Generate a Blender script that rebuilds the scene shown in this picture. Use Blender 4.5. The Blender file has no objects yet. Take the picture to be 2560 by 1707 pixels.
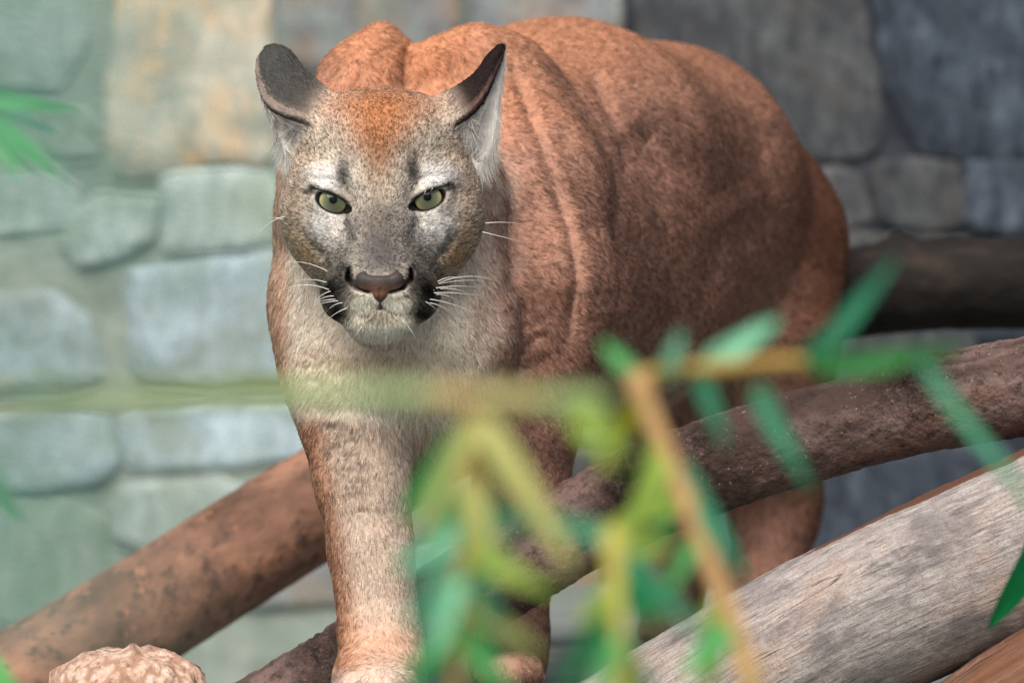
import bpy, math, time
import numpy as np
T0 = time.time()
rng = np.random.default_rng(7)
# ------------------------------------------------------------------ camera, world, sun, exposure
CAM_H = 0.345          # camera height above the ground
DIST = 5.0             # camera to the plane of the puma's eyes (y = 0)
SC = bpy.context.scene
COL = SC.collection
cam_d = bpy.data.cameras.new('camera')
cam = bpy.data.objects.new('camera', cam_d); COL.objects.link(cam)
cam.location = (0, -DIST, CAM_H); cam.rotation_euler = (math.radians(90), 0, 0)
cam_d.sensor_width = 36.0; cam_d.lens = 36.0 * DIST / (2560 / 2600.0)
cam_d.clip_start = 0.05; cam_d.clip_end = 400
cam_d.dof.use_dof = True; cam_d.dof.focus_distance = 4.99; cam_d.dof.aperture_fstop = 4.6
SC.camera = cam
world = bpy.data.worlds.new('World'); SC.world = world; world.use_nodes = True
wn = world.node_tree; wn.nodes.clear()
sky = wn.nodes.new('ShaderNodeTexSky'); sky.sky_type = 'NISHITA'; sky.sun_disc = False
SUN_EL, SUN_AZ = 51, -162      # azimuth measured from +Y towards +X
sky.sun_elevation = math.radians(SUN_EL); sky.sun_rotation = math.radians(SUN_AZ)
sky.air_density = 1.0; sky.dust_density = 4.0; sky.ozone_density = 0.6
bg = wn.nodes.new('ShaderNodeBackground'); bg.inputs['Strength'].default_value = 0.065
wo = wn.nodes.new('ShaderNodeOutputWorld')
wn.links.new(sky.outputs[0], bg.inputs['Color']); wn.links.new(bg.outputs[0], wo.inputs['Surface'])
sd = bpy.data.lights.new('sun', 'SUN'); sd.energy = 3.1; sd.angle = math.radians(48); sd.color = (1.0, 0.95, 0.88)
sun = bpy.data.objects.new('sun', sd); COL.objects.link(sun)
from mathutils import Vector
_e, _a = math.radians(SUN_EL), math.radians(SUN_AZ)
_sd = Vector((math.cos(_e) * math.sin(_a), math.cos(_e) * math.cos(_a), math.sin(_e)))
sun.rotation_euler = _sd.to_track_quat('Z', 'Y').to_euler()
SC.view_settings.view_transform = 'Standard'; SC.view_settings.look = 'None'
SC.view_settings.exposure = 0.52; SC.view_settings.gamma = 1.0
SC.cycles.use_denoising = True; SC.cycles.denoising_prefilter = 'NONE'
SC.cycles.max_bounces = 5; SC.cycles.diffuse_bounces = 3; SC.cycles.transparent_max_bounces = 4

# ------------------------------------------------------------------ helpers
def W(px, py, y):
    """a point at depth y seen at photograph position (px, py)"""
    s = 13000.0 / (DIST + y)
    return np.array([(px - 1280.0) / s, y, CAM_H + (853.5 - py) / s])
def pix(P):
    s = 13000.0 / (DIST + P[:, 1])
    return 1280 + P[:, 0] * s, 853.5 - (P[:, 2] - CAM_H) * s
def lin(c):
    c = np.asarray(c, float) / 255.0
    return np.where(c <= 0.04045, c / 12.92, ((c + 0.055) / 1.055) ** 2.4)
def sstep(a, b, x):
    t = np.clip((x - a) / (b - a), 0, 1); return t * t * (3 - 2 * t)
def _hash(i, j, k, seed):
    n = (i * 374761393 + j * 668265263 + k * 1274126177 + seed * 1442695041) & 0xFFFFFFFF
    n = ((n ^ (n >> 13)) * 1274126177) & 0xFFFFFFFF
    n = (n ^ (n >> 16)) & 0xFFFFFF
    return n.astype(np.float64) / 0xFFFFFF
def vnoise(P, scale, seed=0):
    """value noise in 0..1, cells per metre = scale"""
    Q = P * scale + 1000.0
    I = np.floor(Q).astype(np.int64); f = Q - I; f = f * f * (3 - 2 * f)
    r = 0
    for a in (0, 1):
        for b in (0, 1):
            for c in (0, 1):
                w = (f[:, 0] if a else 1 - f[:, 0]) * (f[:, 1] if b else 1 - f[:, 1]) * (f[:, 2] if c else 1 - f[:, 2])
                r = r + w * _hash(I[:, 0] + a, I[:, 1] + b, I[:, 2] + c, seed)
    return r
def fbm(P, scale, seed=0, o=3):
    r, amp, t = 0, 1.0, 0
    for i in range(o):
        r = r + amp * vnoise(P, scale * 2 ** i, seed + i); t += amp; amp *= 0.5
    return r / t
def mesh_obj(name, V, F, mat=None, parent=None, smooth=True):
    me = bpy.data.meshes.new(name)
    me.from_pydata([tuple(v) for v in np.asarray(V, float)], [], F if isinstance(F, list) else np.asarray(F).tolist())
    if smooth: me.polygons.foreach_set('use_smooth', [True] * len(me.polygons))
    me.update()
    o = bpy.data.objects.new(name, me); COL.objects.link(o)
    if mat: me.materials.append(mat)
    if parent: o.parent = parent
    return o
def empty(name, loc=(0, 0, 0)):
    o = bpy.data.objects.new(name, None); COL.objects.link(o); o.location = loc; o.empty_display_size = 0.05
    return o
def child(o, root):
    """parent with the root's offset taken out, so world coordinates stay as built"""
    o.parent = root; o.matrix_parent_inverse = root.matrix_world.inverted() if root.parent else \
        __import__('mathutils').Matrix.Translation(-Vector(root.location))
    return o
def tag(o, label=None, cat=None, group=None, kind=None):
    if label: o['label'] = label
    if cat: o['category'] = cat
    if group: o['group'] = group
    if kind: o['kind'] = kind
    return o
def vec_attr(o, name, arr, typ='FLOAT_VECTOR', dom='POINT'):
    a = o.data.attributes.new(name, typ, dom)
    key = {'FLOAT_VECTOR': 'vector', 'FLOAT': 'value', 'FLOAT_COLOR': 'color'}[typ]
    a.data.foreach_set(key, np.ascontiguousarray(arr, np.float32).ravel())
def catmull(P, n):
    P = np.asarray(P, float); m = len(P)
    Q = np.vstack([2 * P[0] - P[1], P, 2 * P[-1] - P[-2]])
    t = np.linspace(0, m - 1, n); i = np.minimum(t.astype(int), m - 2); f = (t - i)[:, None]
    a, b, c, d = Q[i], Q[i + 1], Q[i + 2], Q[i + 3]
    return 0.5 * (2 * b + (c - a) * f + (2 * a - 5 * b + 4 * c - d) * f ** 2 + (3 * b - a - 3 * c + d) * f ** 3)

class NT:
    """small node-material builder"""
    def __init__(s, name, rough=0.8):
        s.m = bpy.data.materials.new(name); s.m.use_nodes = True
        s.t = s.m.node_tree; s.t.nodes.clear()
        s.out = s.n('ShaderNodeOutputMaterial'); s.b = s.n('ShaderNodeBsdfPrincipled')
        s.b.inputs['Roughness'].default_value = rough
        s.b.inputs['Specular IOR Level'].default_value = 0.25
        s.l(s.b.outputs[0], s.out.inputs['Surface'])
    def n(s, typ, **kw):
        nd = s.t.nodes.new(typ)
        for k, v in kw.items(): setattr(nd, k, v)
        return nd
    def l(s, a, b): s.t.links.new(a, b)
    def attr(s, name): return s.n('ShaderNodeAttribute', attribute_name=name)
    def coord(s, which='Object'): return s.n('ShaderNodeTexCoord').outputs[which]
    def mapv(s, v, scale=(1, 1, 1), loc=(0, 0, 0), rot=(0, 0, 0)):
        m = s.n('ShaderNodeMapping'); m.inputs['Scale'].default_value = scale
        m.inputs['Location'].default_value = loc; m.inputs['Rotation'].default_value = rot
        s.l(v, m.inputs['Vector']); return m.outputs[0]
    def noise(s, v, scale, detail=5, rough=0.6, dist=0.0):
        n = s.n('ShaderNodeTexNoise'); n.inputs['Scale'].default_value = scale; n.inputs['Detail'].default_value = detail
        n.inputs['Roughness'].default_value = rough; n.inputs['Distortion'].default_value = dist
        s.l(v, n.inputs['Vector']); return n.outputs['Fac']
    def voro(s, v, scale, feature='F1'):
        n = s.n('ShaderNodeTexVoronoi', feature=feature); n.inputs['Scale'].default_value = scale
        s.l(v, n.inputs['Vector']); return n.outputs['Distance']
    def ramp(s, f, stops, interp='LINEAR'):
        r = s.n('ShaderNodeValToRGB'); cr = r.color_ramp; cr.interpolation = interp
        while len(cr.elements) < len(stops): cr.elements.new(0.5)
        for e, (p, c) in zip(cr.elements, stops):
            e.position = p; c = lin(c) if max(c) > 1.001 else c
            e.color = (*c[:3], 1)
        s.l(f, r.inputs[0]); return r.outputs[0]
    def mix(s, f, a, b, mode='MIX'):
        m = s.n('ShaderNodeMix', data_type='RGBA', blend_type=mode)
        if isinstance(f, (int, float)): m.inputs[0].default_value = f
        else: s.l(f, m.inputs[0])
        for v, k in ((a, 6), (b, 7)):
            if hasattr(v, 'is_output'): s.l(v, m.inputs[k])
            else: m.inputs[k].default_value = (*(lin(v) if max(v) > 1.001 else v)[:3], 1)
        return m.outputs[2]
    def math(s, op, a, b=None):
        m = s.n('ShaderNodeMath', operation=op)
        for v, k in ((a, 0), (b, 1)):
            if v is None: continue
            if hasattr(v, 'is_output'): s.l(v, m.inputs[k])
            else: m.inputs[k].default_value = v
        return m.outputs[0]
    def bump(s, h, strength=0.5, dist=0.01, prev=None):
        b = s.n('ShaderNodeBump'); b.inputs['Strength'].default_value = strength; b.inputs['Distance'].default_value = dist
        s.l(h, b.inputs['Height'])
        if prev is not None: s.l(prev, b.inputs['Normal'])
        return b.outputs[0]
    def color(s, c):
        if hasattr(c, 'is_output'): s.l(c, s.b.inputs['Base Color'])
        else: s.b.inputs['Base Color'].default_value = (*(lin(c) if max(c) > 1.001 else c)[:3], 1)
    def normal(s, nrm): s.l(nrm, s.b.inputs['Normal'])

# ------------------------------------------------------------------ ground
def build_ground():
    m = NT('concrete_ground', 0.9); co = m.coord()
    n1 = m.noise(co, 5, 6); n2 = m.noise(co, 40, 5)
    c = m.ramp(n1, [(0.3, (98, 105, 105)), (0.55, (122, 129, 129)), (0.75, (142, 147, 147))])
    c = m.mix(m.ramp(n2, [(0.4, (0, 0, 0)), (0.7, (1, 1, 1))]), c, (112, 118, 114)); m.color(c)
    m.normal(m.bump(n2, 0.4, 0.01))
    n = 140
    g = np.linspace(-1, 1, n); g = np.sign(g) * np.abs(g) ** 5 * 60
    X, Y = np.meshgrid(g, g, indexing='ij')
    P = np.stack([X.ravel(), Y.ravel() + 0.5, np.zeros(n * n)], 1)
    near = np.exp(-(P[:, 0] ** 2 + P[:, 1] ** 2) / 30)
    P[:, 2] = (fbm(P, 1.3, 3) - 0.5) * 0.012 * near - 0.006 - .17 * sstep(-.16, -.36, P[:, 0]) * sstep(-30, -10, P[:, 0])
    F = [[i * n + j, (i + 1) * n + j, (i + 1) * n + j + 1, i * n + j + 1] for i in range(n - 1) for j in range(n - 1)]
    tag(mesh_obj('ground', P, F, m.m), kind='structure')
build_ground()

# ------------------------------------------------------------------ stone wall
WALL_A, WALL_B = 2.6, -0.5           # wall front: y = A + B * x
def wall_pt(px, py, out=0.0):
    tx = (px - 1280) / 13000.0
    y = (WALL_A + WALL_B * tx * DIST - 0) / (1 - WALL_B * tx)
    p = W(px, py, y)
    nrm = np.array([WALL_B, -1, 0]) / math.hypot(WALL_B, 1)
    return p + nrm * out
def stone_material(name, ramp_stops, patch, streak, smear=(132, 144, 136)):
    m = NT(name, 0.9); co = m.coord(); wco = co
    info = m.n('ShaderNodeObjectInfo')
    v = m.n('ShaderNodeVectorMath', operation='ADD')
    cmb = m.n('ShaderNodeCombineXYZ'); m.l(m.math('MULTIPLY', info.outputs['Random'], 37.0), cmb.inputs[0])
    m.l(m.math('MULTIPLY', info.outputs['Random'], 91.0), cmb.inputs[2])
    m.l(co, v.inputs[0]); m.l(cmb.outputs[0], v.inputs[1]); co = v.outputs[0]
    st = m.mapv(co, (1.3, 1.3, 0.6))
    n1 = m.noise(st, 30, 7, 0.65); n2 = m.noise(co, 11, 4, 0.55); n3 = m.noise(co, 130, 3)
    c = m.ramp(n1, ramp_stops)
    c = m.mix(m.ramp(n2, [(0.45, (0, 0, 0)), (0.68, (1, 1, 1))]), c, patch)
    c = m.mix(m.math('MULTIPLY', m.ramp(m.noise(st, 55, 4, 0.7), [(0.54, (0, 0, 0)), (0.68, (1, 1, 1))]), 0.8), c, streak)
    c = m.mix(m.math('MULTIPLY', m.ramp(m.noise(wco, 7, 6, 0.7), [(0.48, (0, 0, 0)), (0.62, (1, 1, 1))]), 0.75), c, smear)
    hv = m.n('ShaderNodeHueSaturation'); m.l(c, hv.inputs['Color'])
    m.l(m.math('ADD', m.math('MULTIPLY', info.outputs['Random'], 0.3), 0.85), hv.inputs['Value'])
    m.color(hv.outputs[0]); m.normal(m.bump(n3, 0.3, 0.004, m.bump(n1, 0.7, 0.012)))
    return m.m
def build_wall():
    pale = stone_material('pale_stone', [(0.25, (126, 143, 141)), (0.5, (168, 183, 180)), (0.75, (195, 204, 204))], (143, 158, 143), (114, 129, 124))
    ochre = stone_material('ochre_stone', [(0.25, (158, 163, 151)), (0.5, (195, 190, 173)), (0.75, (209, 200, 183))], (214, 178, 136), (156, 170, 165))
    blue = stone_material('blue_grey_stone', [(0.25, (129, 146, 151)), (0.5, (165, 183, 190)), (0.75, (192, 207, 217))], (141, 158, 153), (112, 131, 134))
    moss = stone_material('mossy_stone', [(0.25, (98, 112, 103)), (0.5, (127, 141, 129)), (0.75, (153, 163, 156))], (110, 127, 110), (91, 103, 93))
    dark = stone_material('shaded_grey_stone', [(0.3, (44, 48, 53)), (0.5, (76, 79, 82)), (0.72, (103, 105, 107))], (82, 80, 78), (38, 42, 51), (56, 59, 64))  # grey stone with the shade of the wall's right side put into its colour
    shaded_blue = stone_material('shaded_blue_stone', [(0.3, (33, 40, 49)), (0.5, (64, 73, 85)), (0.72, (94, 103, 114))], (56, 62, 73), (26, 31, 40), (44, 49, 58))  # bluish stone, its colour darkened for the same shade
    grey = stone_material('grey_stone', [(0.25, (92, 98, 102)), (0.5, (122, 126, 130)), (0.75, (146, 150, 154))], (140, 122, 104), (84, 90, 94))
    root = empty('stone_wall', (0, WALL_A, 0))
    tag(root, 'rough stone wall of irregular blocks with mossy mortar behind the puma', 'wall')
    # mortar body
    m = NT('mortar', 0.95); co = m.coord(); n1 = m.noise(co, 9, 6); n2 = m.noise(co, 90, 4)
    sx = m.n('ShaderNodeSeparateXYZ'); m.l(co, sx.inputs[0])
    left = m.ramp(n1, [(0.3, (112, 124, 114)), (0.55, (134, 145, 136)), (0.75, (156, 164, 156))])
    right = m.ramp(n1, [(0.3, (22, 26, 34)), (0.55, (44, 48, 56)), (0.75, (62, 66, 72))])  # same mortar, painted darker where the wall stands in shade
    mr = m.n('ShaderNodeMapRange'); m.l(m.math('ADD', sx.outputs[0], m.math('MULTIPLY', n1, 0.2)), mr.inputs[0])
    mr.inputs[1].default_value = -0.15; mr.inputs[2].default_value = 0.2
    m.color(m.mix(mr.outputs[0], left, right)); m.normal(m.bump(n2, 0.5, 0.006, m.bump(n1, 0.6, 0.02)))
    x0, x1 = -6.0, 6.0; nu, nv = 220, 50; V = []
    for i in range(nu):
        x = x0 + (x1 - x0) * i / (nu - 1)
        for j in range(nv): V.append((x, WALL_A + WALL_B * x, -0.25 + 3.05 * j / (nv - 1)))
    V = np.array(V)
    V[:, 1] += (fbm(V, 14, 5) - 0.5) * 0.012
    F = [[i * nv + j, (i + 1) * nv + j, (i + 1) * nv + j + 1, i * nv + j + 1] for i in range(nu - 1) for j in range(nv - 1)]
    b = len(V)
    for i in (0, nu - 1):
        x = x0 if i == 0 else x1
        V = np.vstack([V, [[x, WALL_A + WALL_B * x + 0.4, -0.1], [x, WALL_A + WALL_B * x + 0.4, 2.8]]])
    F += [[0, nv - 1, b + 1, b], [(nu - 1) * nv, b + 2, b + 3, nu * nv - 1], [b, b + 1, b + 3, b + 2]]
    F += [[nv - 1 + i * nv for i in range(nu)] + [b + 3, b + 1]]
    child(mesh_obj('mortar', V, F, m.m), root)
    # stones: corner points in the photograph's plane, laid on the wall
    S = [(pale, .018, [(-160, -40), (185, -30), (205, 110), (150, 225), (-20, 222), (-170, 200)]),
         (ochre, .022, [(312, -60), (500, -70), (664, -50), (662, 180), (655, 392), (470, 398), (395, 425), (290, 440), (285, 240)]),
         (moss, .012, [(100, 275), (210, 262), (262, 330), (240, 395), (120, 400)]),
         (pale, .012, [(-180, 440), (120, 425), (182, 470), (165, 560), (20, 580), (-170, 560)]),
         (pale, .024, [(250, 488), (390, 500), (385, 592), (300, 640), (205, 660), (165, 600), (190, 530)]),
         (pale, .018, [(415, 440), (640, 425), (690, 470), (680, 600), (560, 622), (420, 628)]),
         (blue, .018, [(-180, 750), (120, 735), (215, 790), (235, 950), (120, 985), (-170, 975)]),
         (blue, .022, [(340, 680), (520, 655), (690, 640), (760, 700), (760, 940), (500, 955), (345, 940)]),
         (blue, .024, [(-120, 1035), (190, 1030), (262, 1050), (288, 1150), (255, 1200), (100, 1225), (-110, 1230)]),
         (blue, .012, [(310, 1030), (560, 1010), (800, 1010), (800, 1130), (560, 1165), (330, 1170)]),
         (moss, .016, [(-150, 1270), (130, 1250), (245, 1290), (262, 1470), (120, 1560), (-150, 1560)]),
         (pale, .016, [(300, 1215), (520, 1195), (620, 1230), (600, 1330), (400, 1380), (285, 1350)]),
         (grey, .016, [(700, 60), (720, -60), (960, -70), (1110, -50), (1120, 60), (1090, 150), (820, 170), (715, 150)]),
         (grey, .018, [(1205, -60), (1400, -80), (1540, -50), (1545, 70), (1500, 190), (1230, 180), (1195, 40)]),
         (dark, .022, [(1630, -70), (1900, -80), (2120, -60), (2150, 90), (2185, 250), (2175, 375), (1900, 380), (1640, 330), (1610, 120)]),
         (shaded_blue, .02, [(2205, -80), (2480, -90), (2760, -70), (2770, 360), (2500, 385), (2310, 360), (2245, 230), (2215, 90)]),
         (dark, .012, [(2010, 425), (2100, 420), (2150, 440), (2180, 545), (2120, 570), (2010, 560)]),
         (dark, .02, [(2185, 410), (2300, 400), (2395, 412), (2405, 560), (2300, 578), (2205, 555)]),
         (shaded_blue, .02, [(2425, 405), (2600, 400), (2770, 420), (2770, 590), (2560, 592), (2430, 570)]),
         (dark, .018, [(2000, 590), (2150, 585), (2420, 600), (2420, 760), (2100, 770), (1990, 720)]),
         (shaded_blue, .014, [(2450, 620), (2770, 615), (2770, 850), (2460, 850)]),
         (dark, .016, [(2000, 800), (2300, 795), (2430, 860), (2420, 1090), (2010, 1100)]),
         (shaded_blue, .02, [(2000, 1130), (2300, 1115), (2520, 1130), (2540, 1350), (2300, 1470), (2010, 1480)]),
         (moss, .014, [(1010, 1130), (1240, 1120), (1260, 1330), (1030, 1350)]),
         (grey, .014, [(1060, 1370), (1330, 1350), (1480, 1380), (1480, 1500), (1080, 1510)]),
         (grey, .014, [(560, 1400), (760, 1370), (1000, 1390), (1010, 1500), (600, 1520)]),
         (moss, .014, [(290, 1420), (520, 1400), (530, 1520), (300, 1530)])]
    # the rest of the wall, behind the animal and past the frame
    r = np.random.default_rng(3)
    rows = [(-760, -560), (-540, -330), (-310, -110)]
    for (a, bb) in rows:
        x = -1400
        while x < 4000:
            w = r.uniform(180, 420); mat = (pale, blue, moss, grey, ochre)[r.integers(5)] if x < 1300 else (dark, shaded_blue)[r.integers(2)]
            S.append((mat, r.uniform(.012, .022), [(x + 10, a + r.uniform(0, 30)), (x + w / 2, a + r.uniform(-8, 12)), (x + w - 12, a + r.uniform(0, 30)), (x + w - 10, (a + bb) / 2), (x + w - 14, bb - r.uniform(0, 25)), (x + w / 2, bb - r.uniform(-6, 10)), (x + 14, bb - r.uniform(0, 25)), (x + 6, (a + bb) / 2)]))
            x += w + 24
    for (xa, xb) in ((-1400, -210), (2810, 4000)):
        y = -80
        while y < 1480:
            h = r.uniform(170, 270); x = xa
            while x < xb - 60:
                w = min(r.uniform(180, 400), xb - x); mat = (pale, blue, moss)[r.integers(3)] if xa < 0 else (dark, shaded_blue)[r.integers(2)]
                S.append((mat, r.uniform(.012, .022), [(x + 10, y + r.uniform(0, 25)), (x + w - 14, y + r.uniform(0, 25)), (x + w - 10, y + h / 2), (x + w - 12, y + h - r.uniform(0, 20)), (x + w / 2, y + h - r.uniform(-8, 8)), (x + 14, y + h - r.uniform(0, 20))]))
                x += w + 22
            y += h + 24
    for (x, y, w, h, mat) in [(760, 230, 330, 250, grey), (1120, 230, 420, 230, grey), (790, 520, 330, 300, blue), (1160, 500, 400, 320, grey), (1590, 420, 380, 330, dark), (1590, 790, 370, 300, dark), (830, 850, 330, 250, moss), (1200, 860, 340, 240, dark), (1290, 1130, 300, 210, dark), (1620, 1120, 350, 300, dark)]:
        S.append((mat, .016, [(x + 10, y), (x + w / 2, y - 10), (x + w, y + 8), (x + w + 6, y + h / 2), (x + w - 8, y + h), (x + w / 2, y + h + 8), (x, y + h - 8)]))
    for k, (mat, proud, poly) in enumerate(S):
        q = np.array(poly, float)
        for _ in range(2):      # round the corners
            nx = np.roll(q, -1, 0); q = np.stack([0.9 * q + 0.1 * nx, 0.1 * q + 0.9 * nx], 1).reshape(-1, 2)
        q = np.stack([q, .5 * q + .5 * np.roll(q, -1, 0)], 1).reshape(-1, 2)
        c = q.mean(0); n = len(q); d = q - c
        j = 1.10 + (vnoise(np.c_[q / 30.0, np.full(n, k * 3.1)], 1.0, 9) - 0.5) * 0.13
        q = c + d * j[:, None]; d = q - c
        V, F = [], []
        proud *= .6
        rings = [(1.02, -.006), (1.0, proud * .5), (.965, proud * .95), (.7, proud), (.38, proud)]
        for ri, (f, o) in enumerate(rings):
            for i in range(n):
                e = o if ri < 2 else o + (vnoise(np.array([[*(c + d[i] * f) / 60.0, k]]), 1.0, 4)[0] - 0.5) * .009
                p = c + d[i] * f; V.append(wall_pt(p[0], p[1], e))
        V.append(wall_pt(c[0], c[1], proud))
        for a in range(len(rings) - 1):
            for i in range(n):
                F.append([a * n + i, a * n + (i + 1) % n, (a + 1) * n + (i + 1) % n, (a + 1) * n + i])
        F += [[(len(rings) - 1) * n + i, (len(rings) - 1) * n + (i + 1) % n, len(V) - 1] for i in range(n)]
        F = [f[::-1] for f in F]
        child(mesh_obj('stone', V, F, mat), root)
build_wall()

# ------------------------------------------------------------------ logs
def frames(C):
    T = np.gradient(C, axis=0); T /= np.linalg.norm(T, axis=1)[:, None]
    up = np.array([0, 0, 1.0]) if abs(T[0][2]) < 0.9 else np.array([0, 1.0, 0])
    A = np.cross(up, T); A /= np.linalg.norm(A, axis=1)[:, None]
    B = np.cross(T, A)
    return T, A, B
def make_log(name, pts, sides, steps, mat, rough=(0.004, 18), fine=(0.0012, 120), knots=(), grooves=0, seed=1, cap_mat=None):
    """pts: (px, py, depth, radius).  A swept, lumpy trunk; knots: (t, angle deg, height, size)"""
    C4 = catmull([[*W(a, b, c), r] for a, b, c, r in pts], steps)
    C, R = C4[:, :3], C4[:, 3]
    T, A, B = frames(C)
    s = np.r_[0, np.cumsum(np.linalg.norm(np.diff(C, axis=0), axis=1))]
    th = np.linspace(0, 2 * np.pi, sides, endpoint=False)
    ct, sn = np.cos(th), np.sin(th)
    SS = np.repeat(s, sides); TH = np.tile(th, steps); RR = np.repeat(R, sides)
    co = np.stack([SS, RR * np.cos(TH), RR * np.sin(TH)], 1)
    st = co * np.array([0.35, 1, 1])
    kn = np.zeros(len(SS))
    disp = (fbm(st, rough[1], seed) - 0.5) * 2 * rough[0] + (fbm(co, fine[1], seed + 7, 2) - 0.5) * 2 * fine[0]
    if grooves: 
        g = fbm(co * np.array([0.06, 1, 1]), grooves, seed + 3, 2); disp -= 0.004 * sstep(0.52, 0.7, g)
    for (t, ang, hgt, size) in knots:
        da = (TH - math.radians(ang) + np.pi) % (2 * np.pi) - np.pi
        d2 = ((SS - t * s[-1]) ** 2 + (da * RR) ** 2) / size ** 2
        kn = np.maximum(kn, np.exp(-d2 * .45) * min(1, hgt / .008)); disp += hgt * np.exp(-d2) + hgt * 0.9 * np.exp(-d2 * 0.5) * (fbm(co, 75, seed + 11, 4) - 0.5) * 3
    r = RR + disp
    V = np.repeat(C, sides, 0) + np.repeat(A, sides, 0) * (r * np.cos(TH))[:, None] + np.repeat(B, sides, 0) * (r * np.sin(TH))[:, None]
    i, j = np.meshgrid(np.arange(steps - 1), np.arange(sides), indexing='ij'); j2 = (j + 1) % sides
    F = np.stack([i * sides + j, i * sides + j2, (i + 1) * sides + j2, (i + 1) * sides + j], -1).reshape(-1, 4).tolist()
    o = mesh_obj(name, V, F, mat)
    vec_attr(o, 'grain', co); vec_attr(o, 'knot', kn, 'FLOAT')
    for k in (0, steps - 1):      # sawn ends
        idx = np.arange(k * sides, (k + 1) * sides); rim = V[idx]; c = rim.mean(0); out = T[k] * (-0.0005 if k == 0 else 0.0005)
        CV = np.vstack([rim + out, c + (rim - c) * 0.5 + out, [c + out]])
        CF = [[a, (a + 1) % sides, sides + (a + 1) % sides, sides + a] for a in range(sides)] + [[sides + a, sides + (a + 1) % sides, 2 * sides] for a in range(sides)]
        if k == 0: CF = [f[::-1] for f in CF]
        mesh_obj('cut_end', CV, CF, cap_mat, o, smooth=False)
    return o, C, R, (T, A, B)

def cut_wood(name, a, b):
    m = NT(name, 0.85); co = m.coord(); n = m.noise(co, 60, 6); m.color(m.ramp(n, [(0.35, a), (0.65, b)])); m.normal(m.bump(n, 0.5, 0.004)); return m.m
CUT = cut_wood('sawn_wood', (120, 88, 64), (176, 140, 108))
def bark_left():
    m = NT('smooth_brown_bark', 0.85); g = m.attr('grain').outputs['Vector']
    n1 = m.noise(m.mapv(g, (0.6, 1, 1)), 16, 6, 0.6); n2 = m.noise(g, 45, 5, 0.65)
    c = m.ramp(n1, [(0.3, (84, 62, 50)), (0.5, (132, 98, 82)), (0.7, (166, 124, 100))])
    c = m.mix(m.ramp(n2, [(0.5, (0, 0, 0)), (0.64, (1, 1, 1))]), c, (90, 70, 60))
    c = m.mix(m.ramp(m.noise(g, 22, 4, 0.6), [(0.6, (0, 0, 0)), (0.7, (1, 1, 1))]), c, (176, 124, 96)); m.color(c)
    m.normal(m.bump(n2, 0.5, 0.006)); return m.m
def bark_mid():
    m = NT('dark_scaly_bark', 0.8); g = m.attr('grain').outputs['Vector']
    n1 = m.noise(m.mapv(g, (0.5, 1, 1)), 14, 5, 0.6, 0.5); n2 = m.noise(g, 80, 6, 0.7); v = m.voro(m.mapv(g, (0.8, 1, 1)), 230)
    c = m.ramp(n1, [(0.28, (42, 32, 28)), (0.46, (74, 57, 51)), (0.6, (118, 97, 92)), (0.75, (100, 70, 55))])
    c = m.mix(m.ramp(n2, [(0.5, (0, 0, 0)), (0.66, (1, 1, 1))]), c, (66, 50, 44))
    c = m.mix(m.ramp(m.noise(g, 190, 3, 0.6), [(0.64, (0, 0, 0)), (0.72, (1, 1, 1))]), c, (150, 124, 116)); 
    c = m.mix(m.ramp(v, [(0.0, (1, 1, 1)), (0.22, (0, 0, 0))]), c, (38, 30, 28))
    kn = m.attr('knot').outputs['Fac']; ring = m.noise(g, 120, 5, 0.7, 1.5)
    c = m.mix(m.math('MULTIPLY', kn, m.ramp(ring, [(0.42, (1, 1, 1)), (0.62, (0.25, 0.25, 0.25))])), c, (30, 24, 22)); m.color(c)
    m.normal(m.bump(m.math('MULTIPLY', ring, kn), 1.0, 0.012, m.bump(n2, 0.7, 0.006, m.bump(v, 0.4, 0.002)))); return m.m
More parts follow.
